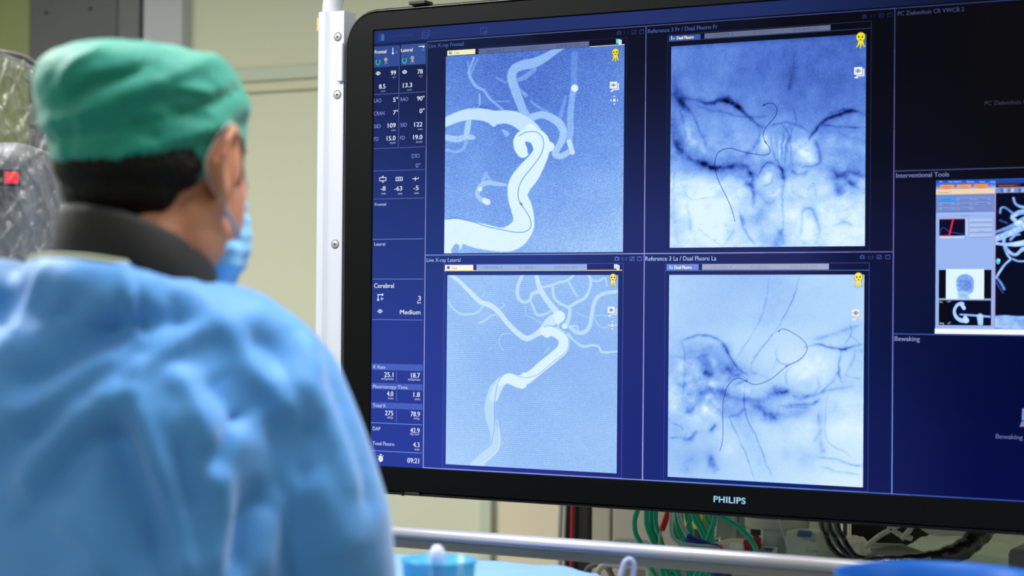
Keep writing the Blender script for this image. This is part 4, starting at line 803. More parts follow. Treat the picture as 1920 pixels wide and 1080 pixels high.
MB().box(*pbox(1143, 950, 1148, 1080, 0.875, 0.2, 0.02, 1.41)).build('joint', m_dk, t)
MB().box(*pbox(1165, 1062, 1300, 1090, 0.835, 0.02, 0.2, None)).build('lower_panel', mat('machine_grey_dark', (104, 100, 94), rough=0.5), t, bevel=0.003)
single('cream_hose', ptube([(1120, 1085), (1122, 1070), (1135, 1058), (1160, 1060), (1185, 1062), (1215, 1066), (1215, 1090)], 0.55, 0.006), m_cream, 'cream hose lying just below the silver rail', 'hose', smooth=True)
single('dark_grey_hose', ptube([(1096, 1090), (1099, 1072), (1108, 1062), (1122, 1058), (1138, 1064), (1150, 1085)], 0.6, 0.0055), mat('hose_dark_grey', (96, 96, 94), rough=0.5), 'dark grey hose curling below the silver rail beside the cream hose', 'hose', smooth=True)
single('white_hose', ptube([(1140, 1045), (1150, 1016), (1165, 1012.5), (1190, 1014), (1212, 1018), (1222, 1035)], 0.5, 0.004), mat('hose_white', (206, 206, 196), rough=0.4), 'white hose arching just above the silver rail against the grey machine', 'hose', smooth=True)

# anaesthesia trolley
YT = 0.62
t = empty('anaesthesia_machine', tuple(on_y(1430, 1000, YT+0.2)*np.array((1, 1, 0)))); tag(t, 'pale grey anaesthesia machine with a round canister, partly hidden below the display', 'medical machine')
m_an = mat('anaesthesia_grey', (150, 158, 148), rough=0.45, var=0.03); m_an2 = mat('anaesthesia_white', (160, 170, 160), rough=0.4, var=0.02)
MB().box(*pbox(1312, 950, 1384, 1060, YT+0.25, 0.15, None, 1.4)).build('rear_housing', m_an2, t, bevel=0.01)
zbase = on_y(1430, 1062, YT)[2]
MB().box(*pbox(1306, 1055, 1540, 1060, YT+0.02, 0.42, 0.05, zbase)).build('trolley_body', m_an, t, bevel=0.01)
MB().box(*pbox(1384, 950, 1402, 1060, YT+0.2, 0.2, zbase-0.01, 1.4)).build('column', mat('anaesthesia_dark', (96, 100, 94), rough=0.5), t, bevel=0.004)
c = on_y(1456, 1062, YT+0.1); rr = 0.058
ztop = on_y(1456, 968, YT+0.1)[2]
MB().lathe((c[0], c[1], c[2]), [(rr*0.96, 0), (rr, 0.01), (rr, ztop-c[2]-0.022), (rr*1.04, ztop-c[2]-0.018), (rr*1.04, ztop-c[2]-0.002), (rr*.98, ztop-c[2]), (rr*.98, ztop-c[2]+0.05), (0.001, ztop-c[2]+0.05)], 40).build('canister', m_an2, t, smooth=False, bevel=0.001)
MB().lathe((c[0], c[1], ztop-0.0005), [(rr*1.0, 0), (rr*1.0, 0.012), (rr*.985, 0.012), (rr*.985, 0)], 40).build('canister_scale_ring', mat('scale_ring', (80, 84, 80), rough=0.5, var=0.5, nscale=60), t)
for (a, b, e, f, cc) in ((1408, 991, 1431, 1019, (196, 202, 196)), (1418, 1025, 1457, 1041, (205, 208, 204))):
    q = MB().box(*pbox(a, b, e, f, YT+0.041, 0.002)).build('paper_label', mat('paper_label', (226, 230, 226), rough=0.7), t)
    for k in range(4):
        h = (f-b)/6; MB().box(*pbox(a+2, b+h*(k+1)-h*.3, e-4-k*2, b+h*(k+1)+h*.15, YT+0.0405, 0.001)).build('print_line', mat('print_dark', (24, 30, 34)), q)
MB().box(*pbox(1407, 992, 1426, 1003, YT+0.0402, 0.001)).build('print_block', mat('print_dark', (24, 30, 34)), t)
MB().box(*pbox(1433, 1028, 1448, 1032, YT+0.0402, 0.001)).build('print_bar', mat('print_green', (30, 90, 80)), t)
MB().box(*pbox(1340, 1018, 1394, 1040, YT-0.02, 0.08)).build('small_module', mat('module_white', (188, 184, 170), rough=0.5), t, bevel=0.003)
MB().box(*pbox(1340, 1022, 1353, 1030, YT-0.022, 0.004)).build('orange_label', mat('label_orange', (214, 96, 40), rough=0.5), t)
MB().box(*pbox(1368, 1018, 1392, 1030, YT-0.022, 0.004)).build('print_label', mat('label_pale', (206, 204, 196), rough=0.5), t)
MB().box(*pbox(1393, 1012, 1406, 1036, YT-0.015, 0.06)).build('red_block', mat('block_red', (146, 20, 28), rough=0.5), t, bevel=0.002)
b0, b1 = pbox(1472, 996, 1535, 1046, YT+0.02, 0.05)
MB().box(b0, b1).build('gas_module', mat('gas_module_grey', (160, 170, 158), rough=0.45), t, bevel=0.006)
MB().obox(((b0[0]+b1[0])/2+0.006, YT+0.018, b1[2]-0.004), (0.013, 0, 0), (0, 0.003, 0.002), (0, 0, 0.004)).build('blue_strip', mat('strip_blue', (40, 80, 120), rough=0.4), t, bevel=0.001)
MB().box(*pbox(1537, 970, 1546, 1060, YT+0.1, 0.1)).build('upright_strip', m_an2, t, bevel=0.003)
def decal(txt, px0, pyb, px1, cap, y, m_, parent, name):
    vs, fs = UI().glyphs(txt); A_ = on_y(px0, pyb, y); B_ = on_y(px1, pyb, y); hs = cap*((A_-CAM)@FWD)/F/0.7; w0, w1 = vs[:, 0].min(), vs[:, 0].max()
    mb = MB().add([(A_[0]+(p[0]-w0)/(w1-w0)*(B_[0]-A_[0]), y, A_[2]+p[1]*hs) for p in vs], fs); return mb.build(name, m_, parent)
decal('Dräger', 1520, 1015, 1531, 4.5, YT+0.018, mat('print_navy', (30, 50, 90)), t, 'lettering')
decal('Sonata', 1512, 1034, 1534, 5, YT+0.018, mat('print_grey', (90, 100, 96)), t, 'lettering')
p = on_y(1345, 1012, YT+0.05); MB().lathe((p[0], p[1], p[2]-0.03), [(0.012, 0), (0.012, 0.03), (0.008, 0.036), (0.0001, 0.036)], 16).build('chrome_knob', mat('chrome', (210, 210, 205), metal=1.0, rough=0.2), t, smooth=True)
MB().tube([on_y(1343, 960, YT+0.05), on_y(1343, 1004, YT+0.05)], 0.003, 8).build('thin_rod', mat('chrome', (0, 0, 0)), t, smooth=True)
single('yellow_connector_block', MB().box(*pbox(1284, 930, 1318, 993, 0.80, 0.042)), mat('block_yellow', (214, 180, 30), rough=0.45), 'yellow plastic block showing between the green tubes', 'connector', bevel=0.004)

# green tubes
m_gt = mat('tube_green', (16, 186, 150), rough=0.25, var=0.05, spec=0.6)
G = 'green tubes hanging in a tangle below the display'; GL = 'thin green tube hanging in the tangle below the display'
gt = [([(1205, 900), (1197, 950), (1190, 975), (1192, 1000), (1203, 1022), (1212, 1050), (1232, 1085)], .34, 'thin green tube hanging at the left end, apart from the tangle'),
 ([(1212, 900), (1212, 955), (1213, 985), (1222, 1010), (1234, 1040), (1246, 1090)], .36, GL), ([(1222, 900), (1221, 960), (1221, 990), (1231, 1015), (1238, 1045), (1262, 1095)], .38, GL),
 ([(1216, 900), (1217, 958), (1217, 987), (1226, 1010), (1240, 1035), (1270, 1090)], .40, GL), ([(1232, 900), (1229, 962), (1230, 985), (1237, 1005), (1247, 1035), (1280, 1090)], .38, GL),
 ([(1256, 900), (1258, 968), (1262, 990), (1272, 1012), (1284, 1035), (1300, 1090)], .42, GL), ([(1266, 900), (1268, 965), (1272, 995), (1281, 1018), (1280, 1045), (1262, 1095)], .44, GL), ([(1276, 900), (1277, 965), (1280, 1000), (1286, 1030), (1292, 1090)], .45, GL),
 ([(1298, 900), (1294, 968), (1290, 990), (1283, 1010), (1277, 1035), (1255, 1090)], .40, GL), ([(1296, 900), (1300, 965), (1312, 990), (1322, 1015), (1327, 1040), (1310, 1090)], .36, GL), ([(1304, 900), (1308, 966), (1318, 985), (1327, 1010), (1331, 1040), (1325, 1090)], .38, GL),
 ([(1342, 900), (1340, 968), (1335, 990), (1328, 1010), (1321, 1035), (1300, 1090)], .34, GL), ([(1322, 900), (1325, 967), (1332, 985), (1335, 1010), (1333, 1045), (1318, 1090)], .42, GL), ([(1288, 900), (1288, 965), (1298, 1000), (1300, 1040), (1285, 1090)], .46, GL),
 ([(1300, 930), (1352, 968), (1385, 988), (1409, 1014), (1419, 1040), (1422, 1090)], .32, 'thin green tube sweeping out to the right across the pale anaesthesia machine')]
for pts, y, lb in gt: single('oxygen_tube', ptube(pts, y, 0.0046), m_gt, lb, 'tube', G if lb == GL else None, smooth=True)
t = empty('red_connector', tuple(on_y(1246, 980, .3))); tag(t, 'bright red plastic connector hanging slanted among the green tubes', 'connector')
MB().tube([on_y(1254, 958, .3), on_y(1241, 994, .3)], 0.0075, 8, flat=0.7).build('body', mat('connector_red', (205, 16, 30), rough=0.35), t, bevel=0.001)
MB().tube([on_y(1241, 994, .3), on_y(1237, 1004, .3), on_y(1235, 1030, .3)], 0.002, 8).build('tip_tube', mat('tip_clear', (200, 200, 180), rough=0.3, alpha=0.7), t, smooth=True)
m_clr = mat('tube_clear', (220, 226, 226), rough=0.12, spec=0.8, trans=0.6)
single('clear_tube', ptube([(1262, 900), (1259, 960), (1258, 985), (1261, 1006), (1275, 1018), (1300, 1023), (1345, 1029), (1360, 1060)], .26, 0.0036), m_clr, 'clear plastic tube bending right above the rail, in front of the green tubes', 'tube', smooth=True)
single('blue_grip', ptube([(1290, 1010), (1293, 1011), (1303, 1015), (1320, 1021), (1338, 1032), (1350, 1060), (1352, 1100)], .30, [0.0085]+[0.0095]*8+[0.0085]*8+[0.008]*6+[0.013]*7+[0.018]*7, 14, 6), mat('grip_blue', (30, 52, 140), rough=0.35), 'dark blue plastic grip on a tube end, lying just above the rail', 'grip', smooth=True)
single('clear_tube', ptube([(1270, 900), (1273, 962), (1279, 985), (1287, 1000), (1292, 1011)], .30, 0.0042), m_clr, 'short clear tube leading down into the dark blue grip', 'tube', smooth=True)
single('clear_tube', ptube([(1452, 900), (1460, 975), (1470, 1005), (1478, 1036), (1485, 1080)], .45, 0.0018), m_clr, 'very thin clear line hanging in front of the round canister', 'tube', smooth=True)

# pole, clamp and black cables
t = empty('infusion_pole', tuple(on_y(1586, 1000, .45)*np.array((1, 1, 0)))); tag(t, 'chrome pole with a cream clamp and knob, standing below the display', 'pole')
p = on_y(1586, 1000, .45); MB().tube([(p[0], .45, 0.04), (p[0], .45, 1.35)], 0.0098, 20).build('shaft', mat('chrome', (0, 0, 0)), t, smooth=True)
MB().lathe((p[0], .45, 0), [(0.07, 0), (0.07, 0.02), (0.03, 0.05), (0.0098, 0.06)], 24).build('foot', m_dk, t, smooth=True)
a, b = pbox(1567, 1010, 1611, 1050, .43, 0.05); MB().box(a, b).build('clamp', m_cream, t, bevel=0.007, seg=1)
MB().box(*pbox(1573, 1006, 1600, 1012, .435, 0.03)).build('clamp_collar', m_cream, t, bevel=0.003)
MB().box(*pbox(1579, 1018, 1595, 1031, .428, 0.004)).build('clamp_label', mat('label_pale', (206, 204, 196)), t)
MB().tube([on_y(1610, 1026, .45), on_y(1616, 1026.5, .45), on_y(1631, 1027, .45), on_y(1633, 1027, .45)], [0.006, 0.0098, 0.0098, 0.007], 12).build('clamp_knob', m_cream, t, smooth=True)
m_cb = mat('cable_black', (14, 15, 17), rough=0.22, spec=0.8)
for i, (pts, y) in enumerate((([(1535, 900), (1540, 978), (1548, 1000), (1560, 1027), (1585, 1046), (1640, 1052)], .22), ([(1547, 900), (1553, 980), (1565, 1006), (1580, 1030), (1602, 1046), (1650, 1053)], .20), ([(1562, 900), (1569, 982), (1580, 1006), (1592, 1028), (1610, 1045), (1660, 1050)], .18))):
    single('black_cable', ptube(pts, [0.078+i*.002, y*.8]+[y]*(len(pts)-2), 0.0046), m_cb, ['black cable curving down below the display, leftmost of the three', 'black cable curving down below the display, middle one of the three', 'black cable curving down across the cream clamp, rightmost of the three'][i], 'cable', smooth=True)
P = spline([on_y(a, b, y) for (a, b, y) in ((1880, 930, .12), (1850, 985, .12), (1826, 1012, .10), (1798, 1034, .08), (1750, 1050, .06), (1690, 1056, .05), (1640, 1058, .05), (1600, 1066, .05))], 12)
rad = [0.0175-0.006*(i/len(P))+0.0007*math.sin(i*0.8)+0.0003*math.sin(i*2.1) for i in range(len(P))]
single('cable_sleeve', MB().tube(P, rad, 16), mat('sleeve_black', (20, 20, 22), rough=0.3, spec=0.7, bump=0.3, bscale=70), 'thick bundle of black wrapped cables slanting down to the blue basin', 'cable bundle', smooth=True)
# dark block filling the background, and pale sheet on the right
single('dark_block', MB().box(*pbox(1548, 950, 2100, 1060, 1.1, 0.35, 0, 1.42)), mat('block_dark', (30, 33, 34), rough=0.7), 'dark block behind the pale green sheet', 'rack', bevel=0.01)
ysn, ysf = 0.53, 0.98
zs_ = on_y(1800, 1020, 0.7)[2]; xs_a = on_y(1660, 1020, ysn)[0]; xs_b = on_y(2050, 1020, ysn)[0]
t = empty('covered_trolley', ((xs_a+xs_b)/2, (ysn+ysf)/2, 0)); tag(t, 'trolley under a pale green sheet at the lower right below the display', 'trolley')
def sheet(x0, x1, y0, y1, z, drop, amp, seed, nx=48, ny=28, edge=None):
    mb = MB(); ex = [0, -0.01]; xs = [x0-0.012]*2+list(np.linspace(x0, x1, nx))+[x1+0.012]*2; ys = [y0-0.012]*2+list(np.linspace(y0, y1, ny))+[y1+0.012]*2
    for j, y in enumerate(ys):
        for i, x in enumerate(xs):
            out = (i in (0, len(xs)-1)) or (j in (0, len(ys)-1)); mid = (i in (1, len(xs)-2)) or (j in (1, len(ys)-2))
            w = noise.noise(Vector((x*7+seed, y*7, 0)))*amp+noise.noise(Vector((x*18+seed, y*16, 3)))*amp*.5
            e = edge(x, y) if edge else 1
            zz = z+w*e
            fx_ = 0.012*math.sin(x*40+seed)+0.01*math.sin(y*35)
            if out: mb.v.append((x+(fx_ if i in (0, len(xs)-1) else 0), y+(fx_ if j in (0, len(ys)-1) else 0), z-drop))
            elif mid: mb.v.append((x, y, zz-0.012))
            else: mb.v.append((x, y, zz))
    n = len(xs)
    for j in range(len(ys)-1):
        for i in range(n-1): a = j*n+i; mb.f.append((a, a+1, a+n+1, a+n))
    return mb
sheet(xs_a, xs_b, ysn, ysf, zs_, 0.35, 0.016, 5).build('sheet', mat('sheet_pale_green', (176, 192, 168), rough=0.8, var=0.03), t, smooth=True)
MB().box((xs_a+0.02, ysn+0.02, 0.5), (xs_b-0.02, ysf-0.02, zs_-0.03)).build('top', m_gp, t, bevel=0.01)
for x in (xs_a+0.05, xs_b-0.05):
    for y in (ysn+0.05, ysf-0.05): MB().tube([(x, y, 0), (x, y, 0.5)], 0.012, 12).build('leg', m_al, t, smooth=True)
m_arm = mat('arm_grey', (120, 118, 108), rough=0.5)
single('support_arm', MB().tube([on_y(1634, 1030, .40), on_y(1640, 1029, .40), on_y(1690, 1030, .40), on_y(1738, 1046, .40), on_y(1760, 1060, .40)], [0.008, 0.0125, 0.012, 0.009, 0.008], 12, flat=0.8), m_arm, 'grey jointed support arm lying under the pale green sheet edge', 'support arm', smooth=True)
for i, (pts, r) in enumerate((([(1622, 1026), (1650, 1004), (1676, 990), (1700, 975)], 0.0045), ([(1660, 975), (1672, 992), (1690, 1004), (1710, 1010)], 0.0045), ([(1690, 1010), (1704, 996), (1716, 975)], 0.005), ([(1720, 975), (1735, 990), (1760, 998), (1830, 996)], 0.006))):
    single('pale_tube', ptube(pts, .38, r), mat('tube_pale', (178, 176, 156), rough=0.4), ['pale tube rising from the cream knob up behind the display edge', 'pale tube crossing down over the other pale tubes', 'short pale tube at the left end of the green sheet', 'pale tube lying along the far edge of the pale green sheet'][i], 'tube', smooth=True)
single('grey_case', MB().box(*pbox(1888, 1030, 1960, 1075, .30, 0.18, 0, None)), mat('case_grey', (104, 104, 100), rough=0.5), 'grey case at the lower right corner beside the pale green sheet', 'case', bevel=0.01)

# ------------------------------------------------------------------ draped table, cup, loop, basin
ZT_ = 1.122
xq = on_y(1120, 1062, -0.42)[0]
t = empty('instrument_table', ((xq-0.1)/2, -0.7, 0)); tag(t, 'table under a light blue drape in front of the person at the bottom', 'table')
X0_ = 0.0
def ed(x, y): return 1+3.2*max(0, 1-abs(x-xq+0.03)/0.09)*max(0, min(1, (y+0.75)/0.2))
sheet(X0_, xq, -0.93, -0.42, ZT_, 0.38, 0.004, 2, 70, 40, ed).build('drape', mat('drape_blue', (112, 160, 226), rough=0.85, var=0.04, sheen=0.2), t, smooth=True)
MB().box((X0_+0.02, -0.91, ZT_-0.05), (xq-0.02, -0.44, ZT_-0.026)).build('tabletop', m_al, t, bevel=0.005)
for x in (X0_+0.06, xq-0.06):
    for y in (-0.87, -0.48): MB().tube([(x, y, 0), (x, y, ZT_-0.05)], 0.015, 12).build('leg', m_al, t, smooth=True)
c = on_d(823, 1047, 1.98); rr = 71/F*1.98; zc_ = c[2]; hb = zc_-ZT_-0.003
t = empty('plastic_cup', (c[0], c[1], ZT_+0.003)); tag(t, 'round translucent cyan cup standing on the light blue drape', 'cup')
MB().lathe((c[0], c[1], ZT_+0.003), [(0.0001, 0), (rr*.84, 0), (rr*.86, 0.002), (rr*.975, hb-0.005), (rr*1.01, hb-0.004), (rr*1.01, hb), (rr*.965, hb), (rr*.83, 0.004), (0.0001, 0.004)], 48).build('bowl', mat('cup_cyan', (70, 190, 240), rough=0.2, trans=0.3, alpha=0.6), t, smooth=True)
p = on_d(820, 1046, 1.98)
single('rubber_bulb', MB().lathe((p[0], p[1], ZT_+0.0075), [(0.0001, 0), (0.006, 0), (0.0055, p[2]-ZT_-0.022), (0.0082, p[2]-ZT_-0.012), (0.0088, p[2]-ZT_-0.006), (0.0075, p[2]-ZT_+0.001), (0.004, p[2]-ZT_+0.0055), (0.0001, p[2]-ZT_+0.0065)], 20), mat('bulb_white', (205, 210, 238), rough=0.5), 'small whitish rounded plunger end standing in the cyan cup', 'plunger', smooth=True)
q0 = on_z(1100, 1104, ZT_+0.01); dq = (q0-CAM)@FWD
single('tube_loop', MB().tube(spline([q0]+[on_d(a, b, dq) for (a, b) in ((1140, 1108), (1160, 1092), (1166, 1072), (1172, 1054), (1181, 1049), (1188, 1058), (1187, 1080), (1180, 1110), (1178, 1160))], 8), 0.0034, 12), mat('tube_violet', (178, 188, 236), rough=0.3, alpha=0.75), 'translucent pale violet tube loop rising beside the blue drape', 'tube', smooth=True)
c = on_d(1762, 1079, 1.8); rr = 196/F*1.8; D0 = 0.075
t = empty('basin', (c[0], c[1], c[2]-D0)); tag(t, 'round saturated blue plastic basin at the lower right corner', 'basin')
MB().lathe((c[0], c[1], c[2]-D0), [(0.0001, 0), (rr*.7, 0), (rr*.74, 0.003), (rr*.94, D0-0.008), (rr*.985, D0-0.003), (rr, D0), (rr*.985, D0+0.001), (rr*.96, D0-0.002), (rr*.90, D0-0.012), (rr*.70, 0.006), (0.0001, 0.006)], 72).build('bowl', mat('basin_blue', (0, 84, 172), rough=0.45, var=0.02, spec=0.3), t, smooth=True)
zb_ = c[2]-D0
t = empty('basin_stand', (c[0], c[1], 0)); tag(t, 'metal stand under the blue basin', 'stand')
MB().lathe((c[0], c[1], zb_-0.014), [(0.0001, 0), (rr*.9, 0), (rr*.9, 0.012), (0.0001, 0.012)], 40).build('tray', m_al, t)
MB().tube([(c[0], c[1], 0.05), (c[0], c[1], zb_-0.012)], 0.018, 16).build('column', m_al, t, smooth=True)
MB().lathe((c[0], c[1], 0), [(0.2, 0), (0.2, 0.02), (0.04, 0.05), (0.018, 0.06)], 32).build('foot', m_al, t, smooth=True)

# ------------------------------------------------------------------ the person
HD = on_d(293, 305, 1.75); RH = np.array((cy, -sy, 0.0)); FH = np.array((sy, cy, 0.0)); ROOT = np.array((HD[0], HD[1], 0.0))
def Wp(u, v, z): return ROOT+RH*u+FH*v+np.array((0, 0, z))
AZ = -YAW                                     # world angle of the local u axis
person = empty('person', tuple(ROOT)); tag(person, 'person seen from behind in light blue gown and green cap, facing the display', 'person')
TH = math.radians(30)                         # the head is turned to the right of the view
def Hp(a, b, c, HC=(0.0, 0.0, 1.592)):        # head frame: a right ear side, b forward, c up
    u = a*math.cos(TH)+b*math.sin(TH)+HC[0]; v = -a*math.sin(TH)+b*math.cos(TH)+HC[1]; return Wp(u, v, c+HC[2])
HZ = AZ-TH
m_skin = mat('skin', (208, 144, 118), rough=0.5, var=0.10, nscale=25, sss=0.15)
mb = MB()
E_ = lambda a, b, c, r: mb.ellipsoid(Hp(a, b, c), r, rz=HZ, nu=24, nv=16)
E_(0, -0.008, 0.022, (0.0745, 0.093, 0.081)); E_(0, 0.035, -0.03, (0.064, 0.06, 0.085)); E_(0, 0.045, -0.075, (0.052, 0.05, 0.045)); E_(0, 0.078, -0.1, (0.022, 0.018, 0.017))
E_(0.058, 0.0, -0.06, (0.016, 0.03, 0.04)); E_(-0.058, 0.0, -0.06, (0.016, 0.03, 0.04))
for s_ in (-1, 1):
    E_(s_*0.036, 0.054, -0.022, (0.022, 0.024, 0.022)); E_(s_*0.032, 0.072, 0.018, (0.020, 0.010, 0.008))      # cheek, brow
    E_(s_*0.030, 0.076, 0.0, (0.013, 0.011, 0.010))                                                             # closed-in eyeball
mb.chain([(Hp(0, 0.088, 0.008), (0.008, 0.01, 0.01)), (Hp(0, 0.108, -0.03), (0.012, 0.012, 0.012))]); E_(0.011, 0.098, -0.036, (0.008, 0.01, 0.007)); E_(-0.011, 0.098, -0.036, (0.008, 0.01, 0.007))
E_(0, 0.09, -0.06, (0.022, 0.012, 0.006)); E_(0, 0.088, -0.07, (0.019, 0.012, 0.007))
for s_ in (-1, 1):                            # ears: a rim standing off the head, a bowl and a lobe
    x_ = lambda a: s_*a
    rim = [(0.076, 0.014, -0.018), (0.082, 0.014, 0.008), (0.089, 0.008, 0.026), (0.094, -0.004, 0.031), (0.096, -0.015, 0.020), (0.094, -0.020, 0.002), (0.090, -0.016, -0.016), (0.083, -0.006, -0.032), (0.077, 0.000, -0.043), (0.074, 0.010, -0.036)]
    rr_ = [0.0042, 0.0045, 0.0048, 0.005, 0.005, 0.005, 0.0048, 0.0052, 0.0065, 0.0052]
    mb.chain([(Hp(x_(p[0]), p[1], p[2]), r) for p, r in zip(rim, rr_)], nu=8)
    mb.ellipsoid(Hp(x_(0.082), -0.001, -0.003), (0.0065, 0.019, 0.031), rz=HZ-s_*0.35, nu=14)
# neck, trunk, arms, hands, legs
mb.chain([(Hp(0, -0.012, -0.045), (0.058, 0.064, 0.05)), (Wp(-0.012, -0.035, 1.49), (0.058, 0.060, 0.05)), (Wp(-0.018, -0.03, 1.44), (0.072, 0.066, 0.05))])
mb.chain([(Wp(-0.02, -0.02, 1.40), (0.13, 0.08, 0.06)), (Wp(-0.03, 0, 1.25), (0.15, 0.10, 0.08)), (Wp(-0.03, 0, 1.05), (0.135, 0.09, 0.08)), (Wp(-0.03, 0, 0.92), (0.15, 0.10, 0.08))])
for s_, sh, el, wr in ((1, (0.110, 0.0, 1.375), (0.165, 0.06, 1.11), (0.10, 0.28, 1.19)), (-1, (-0.19, 0.02, 1.40), (-0.25, 0.10, 1.12), (-0.10, 0.29, 1.19))):
    mb.chain([(Wp(*sh), 0.045), (Wp(*el), 0.038), (Wp(*wr), 0.024)])
    d = np.array((wr[0]-el[0], wr[1]-el[1], 0)); d /= np.linalg.norm(d); sd = np.array((-d[1], d[0], 0))*s_*-1
    W0 = np.array(wr); pc = W0+d*0.05+np.array((0, 0, -0.004))
    mb.chain([(Wp(*W0), 0.022), (Wp(*pc), (0.034, 0.034, 0.016)), (Wp(*(W0+d*0.085)), (0.034, 0.034, 0.013))])
    for k, (o_, L) in enumerate(((-0.028, 0.062), (-0.0095, 0.075), (0.0095, 0.070), (0.028, 0.055))):
        b0 = W0+d*0.095+sd*o_; b1 = b0+d*L*0.45+np.array((0, 0, -0.004)); b2 = b1+d*L*0.33+np.array((0, 0, -0.012)); b3 = b2+d*L*0.18+np.array((0, 0, -0.014))
        mb.chain([(Wp(*b0), 0.009), (Wp(*b1), 0.0085), (Wp(*b2), 0.0078), (Wp(*b3), 0.0068)], nu=8)
    b0 = W0+d*0.03-sd*0.028; mb.chain([(Wp(*b0), 0.012), (Wp(*(b0+d*0.035-sd*0.022)), 0.0105), (Wp(*(b0+d*0.062-sd*0.026)), 0.0085)], nu=8)
for s_ in (-1, 1):
    mb.chain([(Wp(-0.03+s_*0.085, 0, 0.88), 0.085), (Wp(-0.03+s_*0.095, 0.0, 0.48), 0.055), (Wp(-0.03+s_*0.10, -0.01, 0.30), 0.052), (Wp(-0.03+s_*0.10, 0.0, 0.09), 0.036)])
    q = np.array((math.sin(TH), math.cos(TH))); mb.chain([(Wp(-0.03+s_*0.10, -0.02, 0.045), (0.035, 0.035, 0.04)), (Wp(-0.03+s_*0.11+q[0]*.13, q[1]*.15, 0.035), (0.04, 0.04, 0.03))])
me = remesh(mb, 0.0042, 5); body = link_mesh('body', me, m_skin, person, smooth=True)

# eyes are behind the cap's side but there: small eyeballs
for s_ in (-1, 1): MB().ellipsoid(Hp(s_*0.030, 0.0802, 0.0), (0.0085, 0.0085, 0.0085), rz=HZ, nu=14, nv=10).build('eyeball', mat('eye_white', (225, 222, 218), rough=0.2), person, smooth=True)

# hair below the cap
mb = MB(); ring = []
for k, a in enumerate(np.radians(np.linspace(-80, 72, 20))):
    ring.append((Hp(0.055*math.sin(a), -0.010-0.070*math.cos(a), -0.002), (0.024, 0.026, 0.026)))
mb.chain(ring); ring = [(Hp(0.049*math.sin(a), -0.008-0.066*math.cos(a), -0.026), (0.023, 0.023, 0.024)) for a in np.radians(np.linspace(-66, 52, 16))]; mb.chain(ring)
mb.chain([(Hp(0.040*math.sin(a), -0.008-0.058*math.cos(a), -0.045), (0.020, 0.020, 0.018)) for a in np.radians(np.linspace(-50, 30, 10))])
mb.chain([(Hp(s, 0.012, 0.02), (0.008, 0.012, 0.02)) for s in (0.0735, 0.0736)]); mb.chain([(Hp(0.072, 0.030, 0.014), (0.0075, 0.009, 0.016)), (Hp(0.070, 0.032, -0.012), (0.006, 0.006, 0.010))])
me = remesh(mb, 0.004, 4); co = co_of(me); no = no_of(me); n1 = vnoise(co, (60, 60, 260)); n1 = vnoise(co, (150, 150, 40)); set_co(me, co+no*(n1*0.0014)[:, None])
link_mesh('hair', me, mat('hair_dark', (10, 7, 7), rough=0.6, spec=0.25, var=0.4, nscale=90, bump=0.5, bscale=200), person, smooth=True)

# green cap
m_cap = mat('cap_green', (0, 140, 124), rough=0.65, var=0.05, nscale=14, bump=0.12, bscale=260, sheen=0.28)
prof = [(1.577, .0730, .0920, 0), (1.585, .0748, .0935, 0), (1.600, .0800, .099, 0), (1.615, .0840, .1025, 0), (1.634, .0885, .1055, 0), (1.653, .0915, .1075, 0), (1.666, .0905, .106, 0), (1.678, .086, .101, 0), (1.687, .078, .092, 0), (1.694, .066, .078, 0), (1.6995, .050, .060, 0), (1.7025, .032, .038, 0), (1.7035, .012, .014, 0)]
pr = spline([p[:3] for p in prof], 6); n = 160; mb = MB()
for i, (z, a, b) in enumerate(pr):
    t_ = (z-1.583)/(1.7035-1.583)
    for j in range(n):
        an = 2*math.pi*j/n; ca, sa = math.cos(an), math.sin(an)
        ex = 1.0
        A = a*ca; B = b*sa
        dz = -0.010*max(0, -sa)*(1-t_)*0+0.014*(ca*math.cos(TH)+sa*math.sin(TH))*0
        up_ = -0.004*(A*math.cos(TH)+B*math.sin(TH))/0.1*t_      # crown slopes down to the right
        P_ = Hp(A, B-0.006, 0); q = (P_-ROOT)
        mb.v.append((P_[0]-RH[0]*(0.002+0.009*min(1, t_*1.5)), P_[1]-RH[1]*(0.002+0.009*min(1, t_*1.5)), z+up_+0.002*math.sin(an*3+1)*(1-t_)+0.0015*math.sin(an*7)*(1-t_)))
for i in range(len(pr)-1):
    for j in range(n): a = i*n+j; b = i*n+(j+1) % n; mb.f.append((a, b, b+n, a+n))
mb.f.append(tuple((len(pr)-1)*n+j for j in range(n)))
me = mb.mesh('cap'); co = co_of(me); no = no_of(me)
folds = [([(75, 235), (150, 215), (240, 180), (330, 140), (400, 112), (450, 118)], 26, .0042), ([(85, 262), (170, 250), (260, 235), (380, 200), (465, 160)], 16, -.0028), ([(100, 290), (200, 292), (330, 262), (430, 215), (468, 190)], 24, .0030),
         ([(140, 305), (260, 300), (380, 268), (466, 230)], 12, -.0022), ([(115, 165), (120, 140), (150, 110), (200, 90)], 14, .0030), ([(128, 190), (170, 160), (215, 148), (260, 130), (300, 100)], 20, -.0060), ([(150, 300), (148, 260), (155, 215), (150, 180)], 10, .0016),
         ([(330, 165), (360, 168), (400, 175)], 14, .0024), ([(230, 205), (260, 240), (300, 262)], 18, -.0024), ([(205, 312), (215, 300), (232, 285)], 12, .0026), ([(380, 250), (420, 235), (450, 250)], 14, .0022), ([(300, 190), (350, 215), (390, 225)], 18, -.0020), ([(90, 200), (110, 260), (125, 300)], 12, .002)]
d = px_folds(co, no, [(p, w, h*1.35) for p, w, h in folds])+vnoise(co, (28, 28, 40))*0.0022+vnoise(co, (70, 70, 90), 5)*0.0010
edge = np.clip((co[:, 2]-1.583)/0.01, 0, 1); set_co(me, co+no*(d*(0.3+0.7*edge))[:, None])
